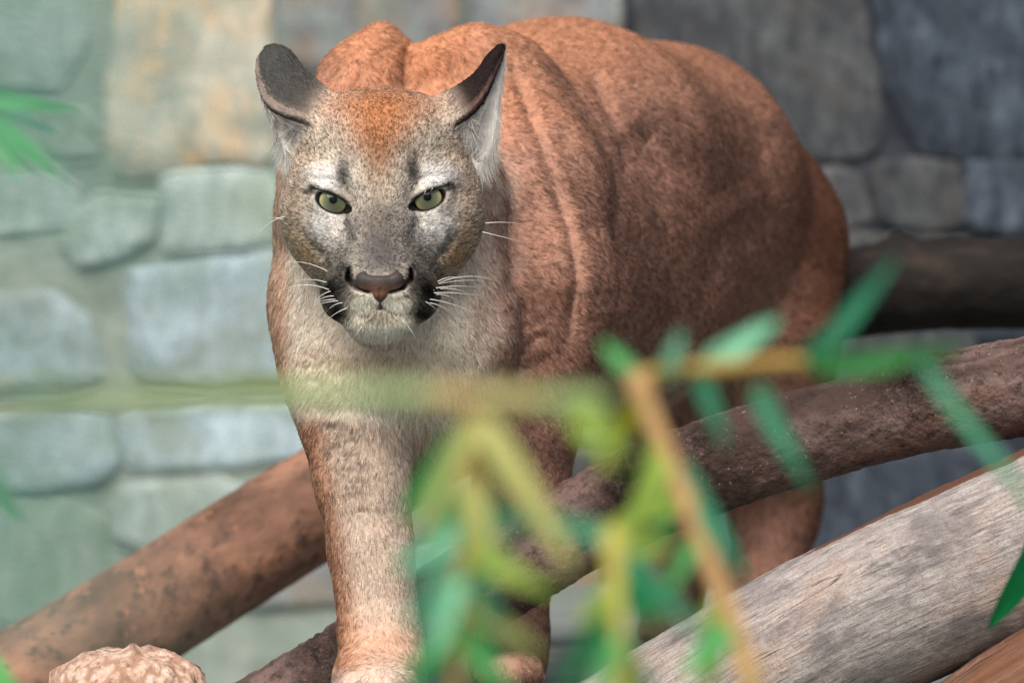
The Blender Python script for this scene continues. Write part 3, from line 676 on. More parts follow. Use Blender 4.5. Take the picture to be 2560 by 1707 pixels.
def build_puma():
    HO, EO, BO = head_ops(), ear_ops(), body_ops()
    f = 3.6 * U
    lo = np.minimum(W(600, 40, 0), [-1, -.13, -.02]); 
    x0 = (610 - 1280) * U; xf0, xf1 = (628 - 1280) * U, (1290 - 1280) * U
    gx = np.unique(np.r_[np.arange(x0 - .02, xf0, .005), np.arange(xf0, xf1, f), np.arange(xf1, .48, .005)])
    gy = np.unique(np.r_[np.arange(-.125, -.09, .005), np.arange(-.09, .10, f), np.arange(.10, 1.34, .0055)])
    zf0 = CAM_H + (853.5 - 850) * U; zf1 = CAM_H + (853.5 - 95) * U
    gz = np.unique(np.r_[np.arange(-.03, zf0, .005), np.arange(zf0, zf1, f), np.arange(zf1, .72, .005)])
    F = run_grid(HO, gx, gy, gz)
    F = np.minimum(F, 0.06)
    for op in EO: 
        lo, hi = bounds(op); sl = tuple(slice(np.searchsorted(g, l), np.searchsorted(g, h)) for g, l, h in zip((gx, gy, gz), lo, hi))
        F[sl] = apply_op(F[sl], op, gx[sl[0]][:, None, None], gy[sl[1]][None, :, None], gz[sl[2]][None, None, :])
    B = run_grid(BO, gx, gy, gz)
    F = smin(F, B, np.float32(.026)); del B
    V, Q = surface_nets(F, gx, gy, gz); del F
    print('puma mesh', len(V), len(Q), round(time.time() - T0, 1))
    dh, db = eval_pts(HO, V), eval_pts(BO, V)
    ptsE = np.vstack([e[0] for e in EARS])
    headm = sstep(-.012, .012, db - dh)
    V = smooth_mesh(V, Q, 2, 0.5)
    V = smooth_mesh(V, Q, 6, 0.5, 1 - headm)
    N = normals(V, Q); px, py = pix(V)
    front = sstep(-.1, .35, -N[:, 1]) * (1 - headm)
    dsp = np.zeros(len(V))
    for poly, wd, dep, off, lip in CREASES:
        d, sg, t = seg_dist(px, py, poly); e = np.clip(np.minimum(t, 1 - t) * 6, 0, 1)
        dsp -= dep * np.exp(-(d / wd) ** 2) * e
        if off: dsp += lip * np.exp(-((d * sg - off) / (abs(off) * .8)) ** 2) * e
    dsp += (fbm(V, 16, 31) - .5) * .006 * (1 - headm)
    V = V + N * (dsp * front)[:, None]
    V = smooth_mesh(V, Q, 1, 0.4)
    N = normals(V, Q)
    root = empty('puma', W(1400, 1680, .4) * np.array([1, 1, 0]))
    tag(root, 'tawny puma standing over the logs and staring ahead with its ears turned back', 'puma')
    me = bpy.data.meshes.new('body')
    me.vertices.add(len(V)); me.vertices.foreach_set('co', V.astype(np.float32).ravel())
    me.loops.add(len(Q) * 4); me.loops.foreach_set('vertex_index', Q.astype(np.int32).ravel())
    me.polygons.add(len(Q)); me.polygons.foreach_set('loop_start', np.arange(0, len(Q) * 4, 4, dtype=np.int32))
    me.polygons.foreach_set('use_smooth', np.ones(len(Q), bool)); me.update(calc_edges=True); me.validate()
    body = bpy.data.objects.new('body', me); COL.objects.link(body); child(body, root)
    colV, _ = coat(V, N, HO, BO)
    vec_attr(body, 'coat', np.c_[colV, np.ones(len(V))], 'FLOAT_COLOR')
    m = NT('skin', 0.9); m.b.inputs['Specular IOR Level'].default_value = 0.05
    at = m.attr('coat').outputs['Color']; m.color(at)
    m.normal(m.bump(m.noise(m.coord(), 420, 3), 0.5, 0.003)); me.materials.append(m.m)
    grow_fur(V, Q, N, HO, BO, root)
    face_parts(root)
    return root

# colour of the coat at points of the skin, with length of the hair there
def coat(P, N, HO, BO, spots=True):
    px, py = pix(P); n = len(P)
    u = (P[:, 0] / U + 1280) - HX; v = (P[:, 2] - CAM_H) / U - 853.5 + HY; w = -P[:, 1] / U
    dh, db = eval_pts(HO, P), eval_pts(BO, P)
    headm = sstep(-.012, .014, db - dh)
    big = fbm(P, 14, 41); mid = fbm(P, 60, 42, 2); spk = fbm(P * np.array([1.2, .8, .9]), 190, 47, 2)
    C = np.tile(lin((184, 140, 121)), (n, 1)); L = np.full(n, .0068)
    def blend(col, m):
        nonlocal C
        C = C * (1 - m[:, None]) + lin(col) * m[:, None]
    def g(cx, cy, rx, ry, p=2): return np.exp(-(((px - cx) / rx) ** 2 + ((py - cy) / ry) ** 2) ** (p / 2))
    # trunk
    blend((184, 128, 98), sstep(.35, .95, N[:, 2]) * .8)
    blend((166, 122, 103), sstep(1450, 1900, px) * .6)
    blend((204, 142, 104), g(1050, 150, 240, 120) * .8)
    blend((190, 150, 132), sstep(.25, .12, P[:, 2]) * .3)
    blend((200, 172, 150), sstep(-.2, -.8, N[:, 2]) * sstep(1380, 1500, px) * .8)
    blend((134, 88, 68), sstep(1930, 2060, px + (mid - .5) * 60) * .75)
    # throat, chest
    ch = sstep(1330, 1130, px + (mid - .5) * 120) * sstep(.34, .2, P[:, 1]) * sstep(330, 460, py)
    blend((238, 220, 202), ch * .95)
    blend((236, 228, 208), g(1040, 1010, 130, 90) * ch * .8)
    blend((196, 176, 150), g(900, 900, 240, 40) * ch * .55)
    blend((196, 146, 112), sstep(745, 700, px) * ch * sstep(1000, 900, py) * .7)
    # legs
    ll = sstep(1010, 1080, py) * sstep(1120, 1060, px)
    blend((206, 184, 166), ll * .9)
    blend((188, 138, 108), ll * sstep(70, 0, px - (770 + (py - 1050) * .17)) * .9)
    blend((202, 150, 122), ll * g(950, 1610, 120, 60) * .7)
    blend((214, 188, 172), ll * sstep(1650, 1700, py))
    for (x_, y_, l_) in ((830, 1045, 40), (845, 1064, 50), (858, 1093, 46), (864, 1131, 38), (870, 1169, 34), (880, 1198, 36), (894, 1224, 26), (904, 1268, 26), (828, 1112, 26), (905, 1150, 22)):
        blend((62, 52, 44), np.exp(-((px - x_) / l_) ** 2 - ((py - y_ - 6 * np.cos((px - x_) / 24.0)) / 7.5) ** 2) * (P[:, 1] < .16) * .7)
    rl = sstep(1000, 1060, py) * sstep(1150, 1190, px) * sstep(1480, 1440, px)
    blend((188, 144, 126), rl * .9)
    blend((206, 176, 156), sstep(1290, 1200, px) * rl * .6)
    blend((92, 66, 54), g(1215, 1600, 26, 50) * rl * .8)
    L = L + .001 * ch - .0022 * (ll + rl) + .012 * g(1060, 1060, 120, 60) * ch
    L = np.where(N[:, 2] < -.5, L + .006, L)
    C *= (0.92 + .16 * big)[:, None] * (0.9 + .2 * mid)[:, None] * ((0.5 + .8 * spk) if spots else np.ones(n))[:, None]
    # head
    H = np.tile(lin((206, 196, 182)), (n, 1)); LH = np.full(n, .0045)
    def hb(cu, cv, ru, rv, col, s, mirror=False, rot=0.0):
        nonlocal H
        for sg in ((1, -1) if mirror else (1,)):
            du, dv = u * sg - cu, v - cv
            if rot:
                a = math.radians(rot); du, dv = du * math.cos(a) + dv * math.sin(a), -du * math.sin(a) + dv * math.cos(a)
            m = s * np.exp(-np.clip((du / ru) ** 2 + (dv / rv) ** 2, 0, 30) ** 1.3)
            H = H * (1 - m[:, None]) + lin(col) * m[:, None]
    hb(225, 20, 60, 150, (214, 182, 158), .6, True)
    hb(0, 265, 175, 78, (170, 112, 74), .92)
    hb(-5, 190, 85, 70, (182, 118, 74), .8)
    hb(-5, 120, 40, 75, (166, 116, 80), .75)
    hb(180, 130, 60, 60, (186, 160, 136), .5, True)
    hb(0, 45, 66, 60, (156, 142, 126), .6)
    hb(0, -40, 70, 72, (100, 93, 86), .88)
    hb(0, -115, 70, 68, (84, 79, 80), .95)
    hb(66, -70, 13, 50, (78, 74, 74), .7, True, 8)
    hb(145, -55, 60, 64, (216, 213, 209), .88, True)
    hb(92, -20, 26, 36, (176, 168, 160), .5, True)
    hb(108, -120, 38, 46, (182, 172, 160), .7, True)
    hb(88, -150, 24, 36, (92, 86, 84), .8, True)
    hb(184, -120, 34, 60, (196, 160, 116), .85, True, -25)
    hb(215, -60, 30, 60, (206, 180, 150), .6, True)
    hb(190, -190, 60, 40, (206, 186, 160), .8, True)
    hb(136, 76, 54, 34, (228, 225, 222), .95, True, 4)
    hb(-92, 80, 18, 42, (52, 49, 46), .9); hb(78, 90, 18, 44, (52, 49, 46), .9)
    hb(-178, 38, 22, 7, (44, 40, 38), .85, False, -4); hb(172, 46, 22, 7, (40, 36, 34), .9, False, 4)
    hb(80, -42, 10, 38, (70, 66, 66), .75, True, -12)
    hb(74, 16, 16, 26, (110, 104, 92), .6, True)
    hb(164, -92, 9, 62, (60, 56, 50), .85, True, -36)
    hb(114, -205, 44, 62, (16, 15, 17), .99, True, 4)
    hb(104, -262, 36, 26, (20, 18, 18), .97, True, -30)
    hb(76, -180, 15, 24, (30, 28, 28), .9, True); hb(44, -203, 26, 8, (14, 12, 12), .97, True, 22); hb(75, -168, 8, 18, (16, 14, 14), .97, True)
    hb(42, -239, 37, 20, (250, 243, 222), .98, True, -14)
    hb(0, -304, 92, 24, (248, 242, 222), .97)
    hb(60, -286, 30, 18, (244, 236, 212), .9, True)
    hb(3, -272, 36, 13, (104, 92, 74), .75)
    md = np.minimum(seg_dist(u, v, [(2, -236), (3, -250), (32, -260), (60, -266)])[0], seg_dist(u, v, [(3, -250), (-26, -260), (-56, -271)])[0])
    H = H * (1 - .8 * np.exp(-(md / 4.5) ** 2)[:, None] * sstep(75, 25, np.abs(u))[:, None])
    for (eu, ev, s) in EYES:       # black lid edge, pale ring under it
        du, dv = u - eu, v - ev; a = math.radians(24 * s)
        x_, y_ = du * math.cos(a) - dv * math.sin(a), du * math.sin(a) + dv * math.cos(a)
        q = np.sqrt((x_ / 42) ** 2 + (y_ / 26) ** 2)
        q = np.minimum(q, np.hypot(du - s * 38, dv + 20) / 11)
        ld = seg_dist(du * s, dv, [(-50, 35), (-4, 22), (40, -3)])
        m = np.maximum(sstep(1.22, 1.05, q) * sstep(2, -6, ld[1] * ld[0]), np.exp(-(ld[0] / 4.5) ** 2) * (w > -40)); H = H * (1 - m[:, None]) + lin((24, 21, 21)) * m[:, None]
        LH *= 1 - .85 * sstep(1.5, 1.05, q)
    agl = fbm(P, 150, 44, 2)
    H *= ((0.45 + 1.1 * fbm(P, 330, 45, 2)) if spots else np.ones(n))[:, None] * (.85 + .3 * agl)[:, None]
    LH = LH - .0018 * np.exp(-((u / 70) ** 2 + ((v + 110) / 80) ** 2)) + .004 * sstep(190, 250, np.abs(u)) + .006 * sstep(-285, -312, v)
    # ears
    dE = np.full(n, 1e9); sideE = np.zeros(n); stE = np.zeros((n, 2)); which = np.zeros(n)
    cand = np.nonzero((v > 90) & (np.abs(u) > 60) & (P[:, 1] < .12))[0]
    for ei, (ep, es, est) in enumerate(EARS):
        sel = cand[(u[cand] < 0) if ei == 0 else (u[cand] > 0)]
        for ch_ in np.array_split(sel, max(1, len(sel) // 4000)):
            if not len(ch_): continue
            D = np.linalg.norm(P[ch_][:, None] - ep[None], axis=2); k = D.argmin(1)
            dE[ch_] = D[np.arange(len(ch_)), k]; sideE[ch_] = es[k]; stE[ch_] = est[k]; which[ch_] = ei
    em = sstep(16 * U, 9 * U, dE) * headm
    em *= np.where(sideE == 0, sstep(.0, .22, stE[:, 0]), 1)
    em = np.maximum(em, sstep(16 * U, 9 * U, dE) * (v > 310))
    EC = np.empty((n, 3)); back = sideE == 0
    tone = sstep(0, .35, stE[:, 0])
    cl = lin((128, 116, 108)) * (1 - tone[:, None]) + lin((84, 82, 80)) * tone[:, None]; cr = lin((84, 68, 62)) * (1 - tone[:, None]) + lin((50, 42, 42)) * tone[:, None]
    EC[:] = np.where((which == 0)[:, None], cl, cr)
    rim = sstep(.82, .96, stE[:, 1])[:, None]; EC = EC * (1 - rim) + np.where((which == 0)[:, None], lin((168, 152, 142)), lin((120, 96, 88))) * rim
    # pale inside: the face of the inner sheet, and what faces down and out
    ins = (~back) & (stE[:, 1] > .12)
    EC = np.where(ins[:, None], lin((224, 220, 214)) * (0.62 + .38 * sstep(.0, .5, 1 - np.abs(stE[:, 1] - .6) * 2))[:, None], EC)
    H = H * (1 - em[:, None]) + EC * em[:, None]
    LH = LH * (1 - em) + em * np.where(ins, .024 * (1.05 - stE[:, 0] * .9), .0045)
    headm = np.maximum(headm, em)
    C = C * (1 - headm[:, None]) + H * headm[:, None]; L = L * (1 - headm) + LH * headm
    return C, (L, headm, em, u, v, w, ins & (em > .5))

def grow_fur(V, Q, N, HO, BO, root):
    tri = np.vstack([Q[:, [0, 1, 2]], Q[:, [0, 2, 3]]])
    A, Bv, Cv = V[tri[:, 0]], V[tri[:, 1]], V[tri[:, 2]]
    ar = np.linalg.norm(np.cross(Bv - A, Cv - A), axis=1) / 2
    cen = (A + Bv + Cv) / 3; nt = N[tri].mean(1)
    face = (cen[:, 1] < .07) & (cen[:, 2] > CAM_H - .01)
    dens = np.where(face, 1.9e6, 4.6e5)
    dens *= np.where(nt[:, 1] > .45, .15, 1.0)
    dens *= np.where((cen[:, 2] < .0), .0, 1.0)
    dens = np.where((cen[:, 1] > .95), dens * .6, dens)
    wgt = ar * dens; n = int(wgt.sum()); print('hairs', n)
    k = rng.choice(len(tri), n, p=wgt / wgt.sum())
    r1, r2 = rng.random(n), rng.random(n); s1 = np.sqrt(r1)
    b = np.stack([1 - s1, s1 * (1 - r2), s1 * r2], 1)
    P = (V[tri[k]] * b[:, :, None]).sum(1); Nn = (N[tri[k]] * b[:, :, None]).sum(1); Nn /= np.linalg.norm(Nn, axis=1)[:, None]
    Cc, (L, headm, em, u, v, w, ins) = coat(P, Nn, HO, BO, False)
    px, py = pix(P)
    # no hair on the nose leather, in the nostrils or on the eyeballs
    keep = np.ones(n, bool)
    keep &= ~((headm > .5) & (np.abs(u) < 56) & (v < -172 + 10 * np.cos(u / 20)) & (v > -240 + np.abs(u) * .95) & (w > 120))
    for (eu, ev, s) in EYES:
        du, dv = u - eu, v - ev; a = math.radians(24 * s)
        x_, y_ = du * math.cos(a) - dv * math.sin(a), du * math.sin(a) + dv * math.cos(a)
        ld = seg_dist(du * s, dv, [(-50, 35), (-4, 22), (40, -3)])
        keep &= ~((np.sqrt((x_ / 43) ** 2 + (y_ / 26) ** 2) < 1.0) & (w > -60) & (w < 60) & (ld[1] * ld[0] < 3))
    P, Nn, Cc, L, headm, em, u, v, w, ins, px, py = [q[keep] for q in (P, Nn, Cc, L, headm, em, u, v, w, ins, px, py)]
    n = len(P)
    # lie of the coat
    D = np.tile(np.array([.42, .78, -.42]), (n, 1))
    cm_ = (sstep(1340, 1150, px) * sstep(.36, .2, P[:, 1]))[:, None]
    D = D * (1 - cm_) + np.stack([(px - 1000) / 420, np.full(n, .1), np.full(n, -1.0)], 1) * cm_
    lg = sstep(.26, .16, P[:, 2])[:, None]
    D = D * (1 - lg) + np.stack([np.full(n, .12), np.full(n, .15), np.full(n, -1.0)], 1) * lg
    hd = np.stack([u, np.full(n, 90.0), v + 165], 1)
    hd[:, 2] += np.where(v < -235, -160, 0); hd[:, 0] += np.where(np.abs(u) > 120, np.sign(u) * 80, 0)
    hd /= np.linalg.norm(hd, axis=1)[:, None]
    D = D * (1 - headm[:, None]) + hd * headm[:, None]
    D = np.where(ins[:, None], np.stack([np.sign(u) * .55, np.full(n, -.15), np.full(n, -1.0)], 1), D)
    sc = np.where(headm > .5, 130, 48)
    jit = np.stack([vnoise(P, 70, 61 + a) - .5 for a in range(3)], 1) * .7 + np.stack([vnoise(P, 190, 71 + a) - .5 for a in range(3)], 1) * .7
    D = D + jit * np.where(headm > .5, .7, 1.1)[:, None] + rng.normal(0, .16, (n, 3))
    D -= Nn * (D * Nn).sum(1)[:, None]; D /= np.maximum(np.linalg.norm(D, axis=1), 1e-6)[:, None]
    L = L * rng.uniform(.6, 1.25, n)
    lift = np.where(headm > .5, .38, .30) + rng.normal(0, .06, n)
    lift = np.where(ins, .12, lift)
    K = 5; t = np.linspace(0, 1, K)
    R0 = np.where(headm > .5, .00017, .00026) * rng.uniform(.75, 1.3, n)
    PT = np.empty((n, K, 3), np.float32)
    for i, s in enumerate(t):
        up = lift * (s - .42 * s * s)
        PT[:, i] = P - Nn * .0004 + (D * s + Nn * up[:, None] + np.array([0, 0, -.12]) * s * s) * L[:, None]
    # banded hairs: some dark guard hairs, pale tips
    rnd = rng.random(n)
    tipP = PT[:, 3].astype(float)
    sp = np.where(headm > .5, fbm(tipP, 560, 45, 2), .4 * fbm(tipP, 170, 47, 2) + .6 * fbm(tipP, 420, 48, 2))
    sp = np.clip((sp - .5) * np.where(headm > .5, 2.7, 2.7) + .53, 0, 1); sp = np.where(em > .5, .5, sp); lum = np.where(headm > .5, .6 * sstep(.45, .8, Cc.mean(1)), .6 * sstep(.30, .55, Cc.mean(1))); sp = sp * (1 - lum) + .85 * lum
    lo_ = np.where(headm > .5, .36, .48); Cc = Cc * (lo_ + (1.30 - lo_) * sp)[:, None]
    dark = rnd < np.where(headm > .5, .18, .12)
    f_ = np.where(dark, rng.uniform(.42, .68, n), rng.uniform(.88, 1.30, n))
    f_ = np.where(em > .5, rng.uniform(.8, 1.2, n), f_)
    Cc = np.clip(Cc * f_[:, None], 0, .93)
    cu = bpy.data.hair_curves.new('fur'); cu.add_curves([K] * n)
    cu.attributes['position'].data.foreach_set('vector', PT.ravel()) if 'position' in cu.attributes else cu.position_data.foreach_set('vector', PT.ravel())
    rad = (R0[:, None] * np.array([1, 1, .85, .6, .15])[None]).astype(np.float32)
    ra = cu.attributes.get('radius') or cu.attributes.new('radius', 'FLOAT', 'POINT'); ra.data.foreach_set('value', rad.ravel())
    a = cu.attributes.new('coat', 'FLOAT_COLOR', 'CURVE'); a.data.foreach_set('color', np.c_[Cc, np.ones(n)].astype(np.float32).ravel())
    nn = Nn + rng.normal(0, .22, (n, 3)) + D * .15; nn = np.where(ins[:, None], np.array([0, -.75, .45]), nn); nn /= np.linalg.norm(nn, axis=1)[:, None]
    a = cu.attributes.new('skin_normal', 'FLOAT_VECTOR', 'CURVE'); a.data.foreach_set('vector', nn.astype(np.float32).ravel())
    m = NT('fur', 0.6); m.t.nodes.remove(m.b)
    df = m.n('ShaderNodeBsdfDiffuse'); m.l(m.attr('coat').outputs['Color'], df.inputs['Color']); m.l(m.attr('skin_normal').outputs['Vector'], df.inputs['Normal'])
    m.l(df.outputs[0], m.out.inputs['Surface'])
    cu.materials.append(m.m)
    fo = bpy.data.objects.new('fur', cu); COL.objects.link(fo); child(fo, root); fo['kind'] = 'stuff'
    print('fur', round(time.time() - T0, 1))

def face_parts(root):
    # eyes
    em = NT('eye_black', 0.08); em.color((14, 14, 12)); em.b.inputs['Specular IOR Level'].default_value = .5
    pm = NT('pupil_black', 0.05); pm.color((4, 4, 4)); pm.b.inputs['Specular IOR Level'].default_value = .2
    im = NT('iris_green', 0.04); im.b.inputs['Specular IOR Level'].default_value = .35
    rad = im.attr('iris_r').outputs['Fac']; g = im.attr('iris_co').outputs['Vector']
    fibre = im.noise(g, 5, 5, .7)
    c = im.ramp(rad, [(0.0, (40, 46, 34)), (0.3, (74, 82, 64)), (0.6, (118, 123, 94)), (0.86, (196, 188, 138)), (0.95, (44, 42, 32)), (1.0, (14, 14, 12))])
    im.color(im.mix(.35, c, im.ramp(fibre, [(.3, (70, 82, 60)), (.7, (170, 176, 130))]), 'MULTIPLY')); im.color(im.mix(im.math('MULTIPLY', fibre, .3), c, (98, 106, 80)))
    def cap(c0, R, axis, ang, nr, mat, name, parent, irisattr=False):
        ax = axis / np.linalg.norm(axis); a = np.cross(ax, [0, 0, 1.0]); a /= np.linalg.norm(a); b = np.cross(a, ax); ns = 40
        V, F, rr, ic = [c0 + ax * R], [], [0.0], [(0, 0, 0)]
        for i in range(1, nr + 1):
            t = ang * i / nr
            for j in range(ns):
                p = 2 * np.pi * j / ns; V.append(c0 + R * (ax * math.cos(t) + (a * math.cos(p) + b * math.sin(p)) * math.sin(t)))
                rr.append(i / nr); ic.append((math.cos(p) * 3, math.sin(p) * 3, i / nr * .8))
        F += [[0, 1 + j, 1 + (j + 1) % ns] for j in range(ns)]
        for i in range(nr - 1):
            for j in range(ns): F.append([1 + i * ns + j, 1 + (i + 1) * ns + j, 1 + (i + 1) * ns + (j + 1) % ns, 1 + i * ns + (j + 1) % ns])
        o = mesh_obj(name, V, F, mat)
        if irisattr: vec_attr(o, 'iris_r', np.array(rr), 'FLOAT'); vec_attr(o, 'iris_co', np.array(ic))
        return o
    for (u, v, s) in EYES:
        c0 = Hd(u, v, EYE_W); R = EYE_R * U
        ax = np.array([0.02 if s > 0 else -.03, -1, .0])
        off = np.array([.14 * s * .3, -1, .08])
        eye = cap(c0, R, -off, math.pi * .999, 22, em.m, 'eye', root); child(eye, root)
        iris = cap(c0, R + .0004, off, math.asin(35.5 / EYE_R), 12, im.m, 'iris', None, True); iris.parent = eye; iris.matrix_parent_inverse = eye.matrix_parent_inverse
        iris.matrix_parent_inverse.identity(); 
        pup = cap(c0, R + .0007, off + np.array([0.0, 0, .04]), math.asin(10.0 / EYE_R), 5, pm.m, 'pupil', None); pup.parent = eye; pup.matrix_parent_inverse.identity()
    # nose leather
    O = []
    def e(u, v, w, a, b, c, k, sub=False, rot=0): O.append(op_ell(Hd(u, v, w), np.array([a, c, b]) * U, k * U, sub, rotz(rot) if rot else None))
    def c(p, q, ra, rb, k, sub=False): O.append(op_cone(Hd(*p), Hd(*q), ra * U, rb * U, k * U, sub))
    e(1, -186, 174, 52, 25, 32, 5)
    for sg in (1, -1):
        e(sg * 38 + 1, -181, 174, 22, 21, 27, 12, rot=sg * 12)
    c((1, -190, 184), (2, -214, 182), 27, 18, 12); c((2, -214, 180), (2, -238, 170), 17, 7, 8)
    for sg in (1, -1):
        c((sg * 68, -190, 200), (sg * 54, -208, 200), 12, 13, 6, True); c((sg * 54, -210, 200), (sg * 33, -226, 204), 13, 12, 6, True)
    c((2, -206, 204), (2, -240, 190), 3.2, 3.2, 5, True)
    e(1, -160, 205, 40, 12, 30, 10, True)
    st = 1.8 * U; p0, p1 = Hd(-75, -250, 225), Hd(75, -150, 115)
    gx = np.arange(p0[0], p1[0], st); gy = np.arange(p0[1], p1[1], st); gz = np.arange(p0[2], p1[2], st)
    V, Q = surface_nets(run_grid(O, gx, gy, gz), gx, gy, gz); V = smooth_mesh(V, Q, 3)
    m = NT('nose_leather', 0.55); co = m.coord(); n1 = m.noise(co, 240, 4)
    h = m.attr('tone').outputs['Fac']
    cc = m.ramp(h, [(0.0, (40, 32, 28)), (0.3, (136, 92, 70)), (0.48, (128, 94, 78)), (0.66, (62, 60, 59)), (1.0, (50, 49, 49))])
    m.color(m.mix(m.math('MULTIPLY', n1, .5), cc, (96, 76, 70))); m.normal(m.bump(m.voro(co, 700), .4, .0006, m.bump(n1, .3, .001)))
    o = mesh_obj('nose', V, Q, m.m); v = (V[:, 2] - CAM_H) / U - 853.5 + HY; vec_attr(o, 'tone', np.clip((v + 236) / 72, 0, 1), 'FLOAT'); child(o, root)
    # whiskers: root px, tip px, sag, tone
    wm = NT('whisker_white', .35); wm.color((236, 232, 226)); wb = NT('whisker_dark', .4); wb.color((60, 52, 48))
    WH = [((818, 678), (728, 660), -10, 0), ((815, 690), (740, 668), -12, 1), ((815, 695), (770, 684), -6, 1), ((816, 706), (750, 704), -6, 0), ((818, 712), (788, 706), 5, 1), ((822, 724), (717, 728), -14, 0),
          ((826, 728), (786, 758), -6, 0), ((834, 740), (790, 758), -6, 0), ((838, 748), (796, 756), -2, 0), ((845, 752), (795, 762), -2, 0), ((856, 757), (820, 778), -6, 0), ((868, 770), (820, 800), -4, 0), ((838, 766), (793, 800), -6, 1), ((906, 815), (884, 845), 0, 0),
          ((1098, 682), (1140, 664), 3, 1), ((1100, 692), (1178, 672), 3, 1), ((1094, 678), (1114, 670), 0, 1), ((1096, 708), (1216, 703), -14, 0), ((1094, 704), (1150, 699), -8, 0), ((1098, 710), (1190, 704), -5, 0), ((1090, 720), (1176, 719), -4, 0), ((1100, 722), (1164, 734), -6, 0), ((1085, 732), (1175, 738), -3, 0), ((1090, 736), (1138, 752), -6, 0), ((1075, 748), (1160, 773), -4, 0), ((1074, 757), (1126, 782), -5, 0), ((1064, 754), (1092, 776), -2, 0), ((1086, 725), (1060, 730), 0, 0),
          ((714, 542), (648, 588), -12, 0), ((712, 550), (676, 545), -2, 0), ((1214, 558), (1290, 560), -3, 0), ((1206, 580), (1286, 600), 0, 0), ((965, 830), (966, 868), 0, 0), ((1018, 812), (1042, 848), 0, 0), ((1064, 478), (1058, 494), -1, 0), ((1082, 470), (1076, 482), -1, 0)]
    ops = head_ops()
    for (r, tp, sag, dk) in WH:
        # depth of the skin at the root: march from the camera
        ys = np.linspace(-.12, .12, 240); Pm = np.array([W(r[0], r[1], y) for y in ys]); d = eval_pts(ops, Pm); y0 = ys[np.argmax(d < .001)] if (d < .001).any() else -.02
        tp = (r[0] + (tp[0] - r[0]) * 1.2, r[1] + (tp[1] - r[1]) * 1.2); a = W(r[0], r[1], y0); b = W(tp[0], tp[1], y0 + .012); mid = (a + b) / 2 + np.array([0, -.004, -sag * U * 1.0])
        K = 9; tt = np.linspace(0, 1, K)[:, None]; Cn = (1 - tt) ** 2 * a + 2 * tt * (1 - tt) * (2 * mid - (a + b) / 2) + tt ** 2 * b
        T, A_, B_ = frames(Cn); V, F = [], []
        for i in range(K):
            rr = .00038 * (1 - .8 * i / (K - 1))
            for j in range(5): V.append(Cn[i] + rr * (A_[i] * math.cos(j * 1.2566) + B_[i] * math.sin(j * 1.2566)))
        for i in range(K - 1):
            for j in range(5): F.append([i * 5 + j, i * 5 + (j + 1) % 5, (i + 1) * 5 + (j + 1) % 5, (i + 1) * 5 + j])
        child(mesh_obj('whisker', V, F, wb.m if dk else wm.m), root)
build_puma()
print('puma done', round(time.time() - T0, 1))
#BAMBOO#
# ------------------------------------------------------------------ bamboo growing between the camera and the animal
def leaf_mat(name, c, c2):
    m = NT(name, 0.45); g = m.attr('blade').outputs['Vector']
    n = m.noise(m.mapv(g, (2, 22, 1)), 2.0, 4); col = m.ramp(n, [(0.35, c), (0.65, c2)]); m.color(col)
    tr = m.n('ShaderNodeBsdfTranslucent'); m.l(col, tr.inputs['Color']); mx = m.n('ShaderNodeMixShader'); mx.inputs[0].default_value = .38
    m.l(m.b.outputs[0], mx.inputs[1]); m.l(tr.outputs[0], mx.inputs[2]); m.l(mx.outputs[0], m.out.inputs['Surface'])
    return m.m
LEAF = {'teal': leaf_mat('leaf_teal', (58, 140, 104), (84, 170, 130)), 'mint': leaf_mat('leaf_mint', (112, 190, 148), (140, 210, 172)),
        'green': leaf_mat('leaf_green', (70, 156, 84), (96, 178, 100)), 'deep': leaf_mat('leaf_deep_green', (8, 104, 54), (22, 132, 74)),
        'lime': leaf_mat('leaf_lime', (150, 186, 76), (178, 204, 96)), 'straw': leaf_mat('leaf_straw', (178, 182, 104), (198, 196, 124)),
        'bright': leaf_mat('leaf_bright', (86, 200, 96), (120, 226, 130)), 'sage': leaf_mat('leaf_sage', (100, 146, 134), (116, 160, 148)), 'olive': leaf_mat('leaf_olive', (128, 132, 22), (150, 150, 40))}
def cane_mat(name, stops):
    m = NT(name, 0.5); g = m.attr('grain').outputs['Vector']; n = m.noise(m.mapv(g, (4, 40, 40)), 1.0, 4); n2 = m.noise(m.mapv(g, (9, 2, 2)), 1.0, 2)
    m.color(m.mix(m.math('MULTIPLY', n, .5), m.ramp(n2, stops), (120, 110, 60))); return m.m
CANE = {'green': cane_mat('cane_green', [(.35, (122, 158, 104)), (.52, (150, 172, 116)), (.62, (206, 170, 110)), (.7, (140, 160, 106))]),
        'orange': cane_mat('cane_orange', [(.3, (204, 156, 108)), (.6, (212, 168, 118)), (.8, (196, 180, 104))]),
        'yellow': cane_mat('cane_yellow', [(.3, (206, 196, 92)), (.6, (222, 210, 112)), (.8, (196, 200, 84))]),
        'twig': cane_mat('cane_twig', [(.3, (160, 122, 56)), (.7, (180, 150, 70))])}
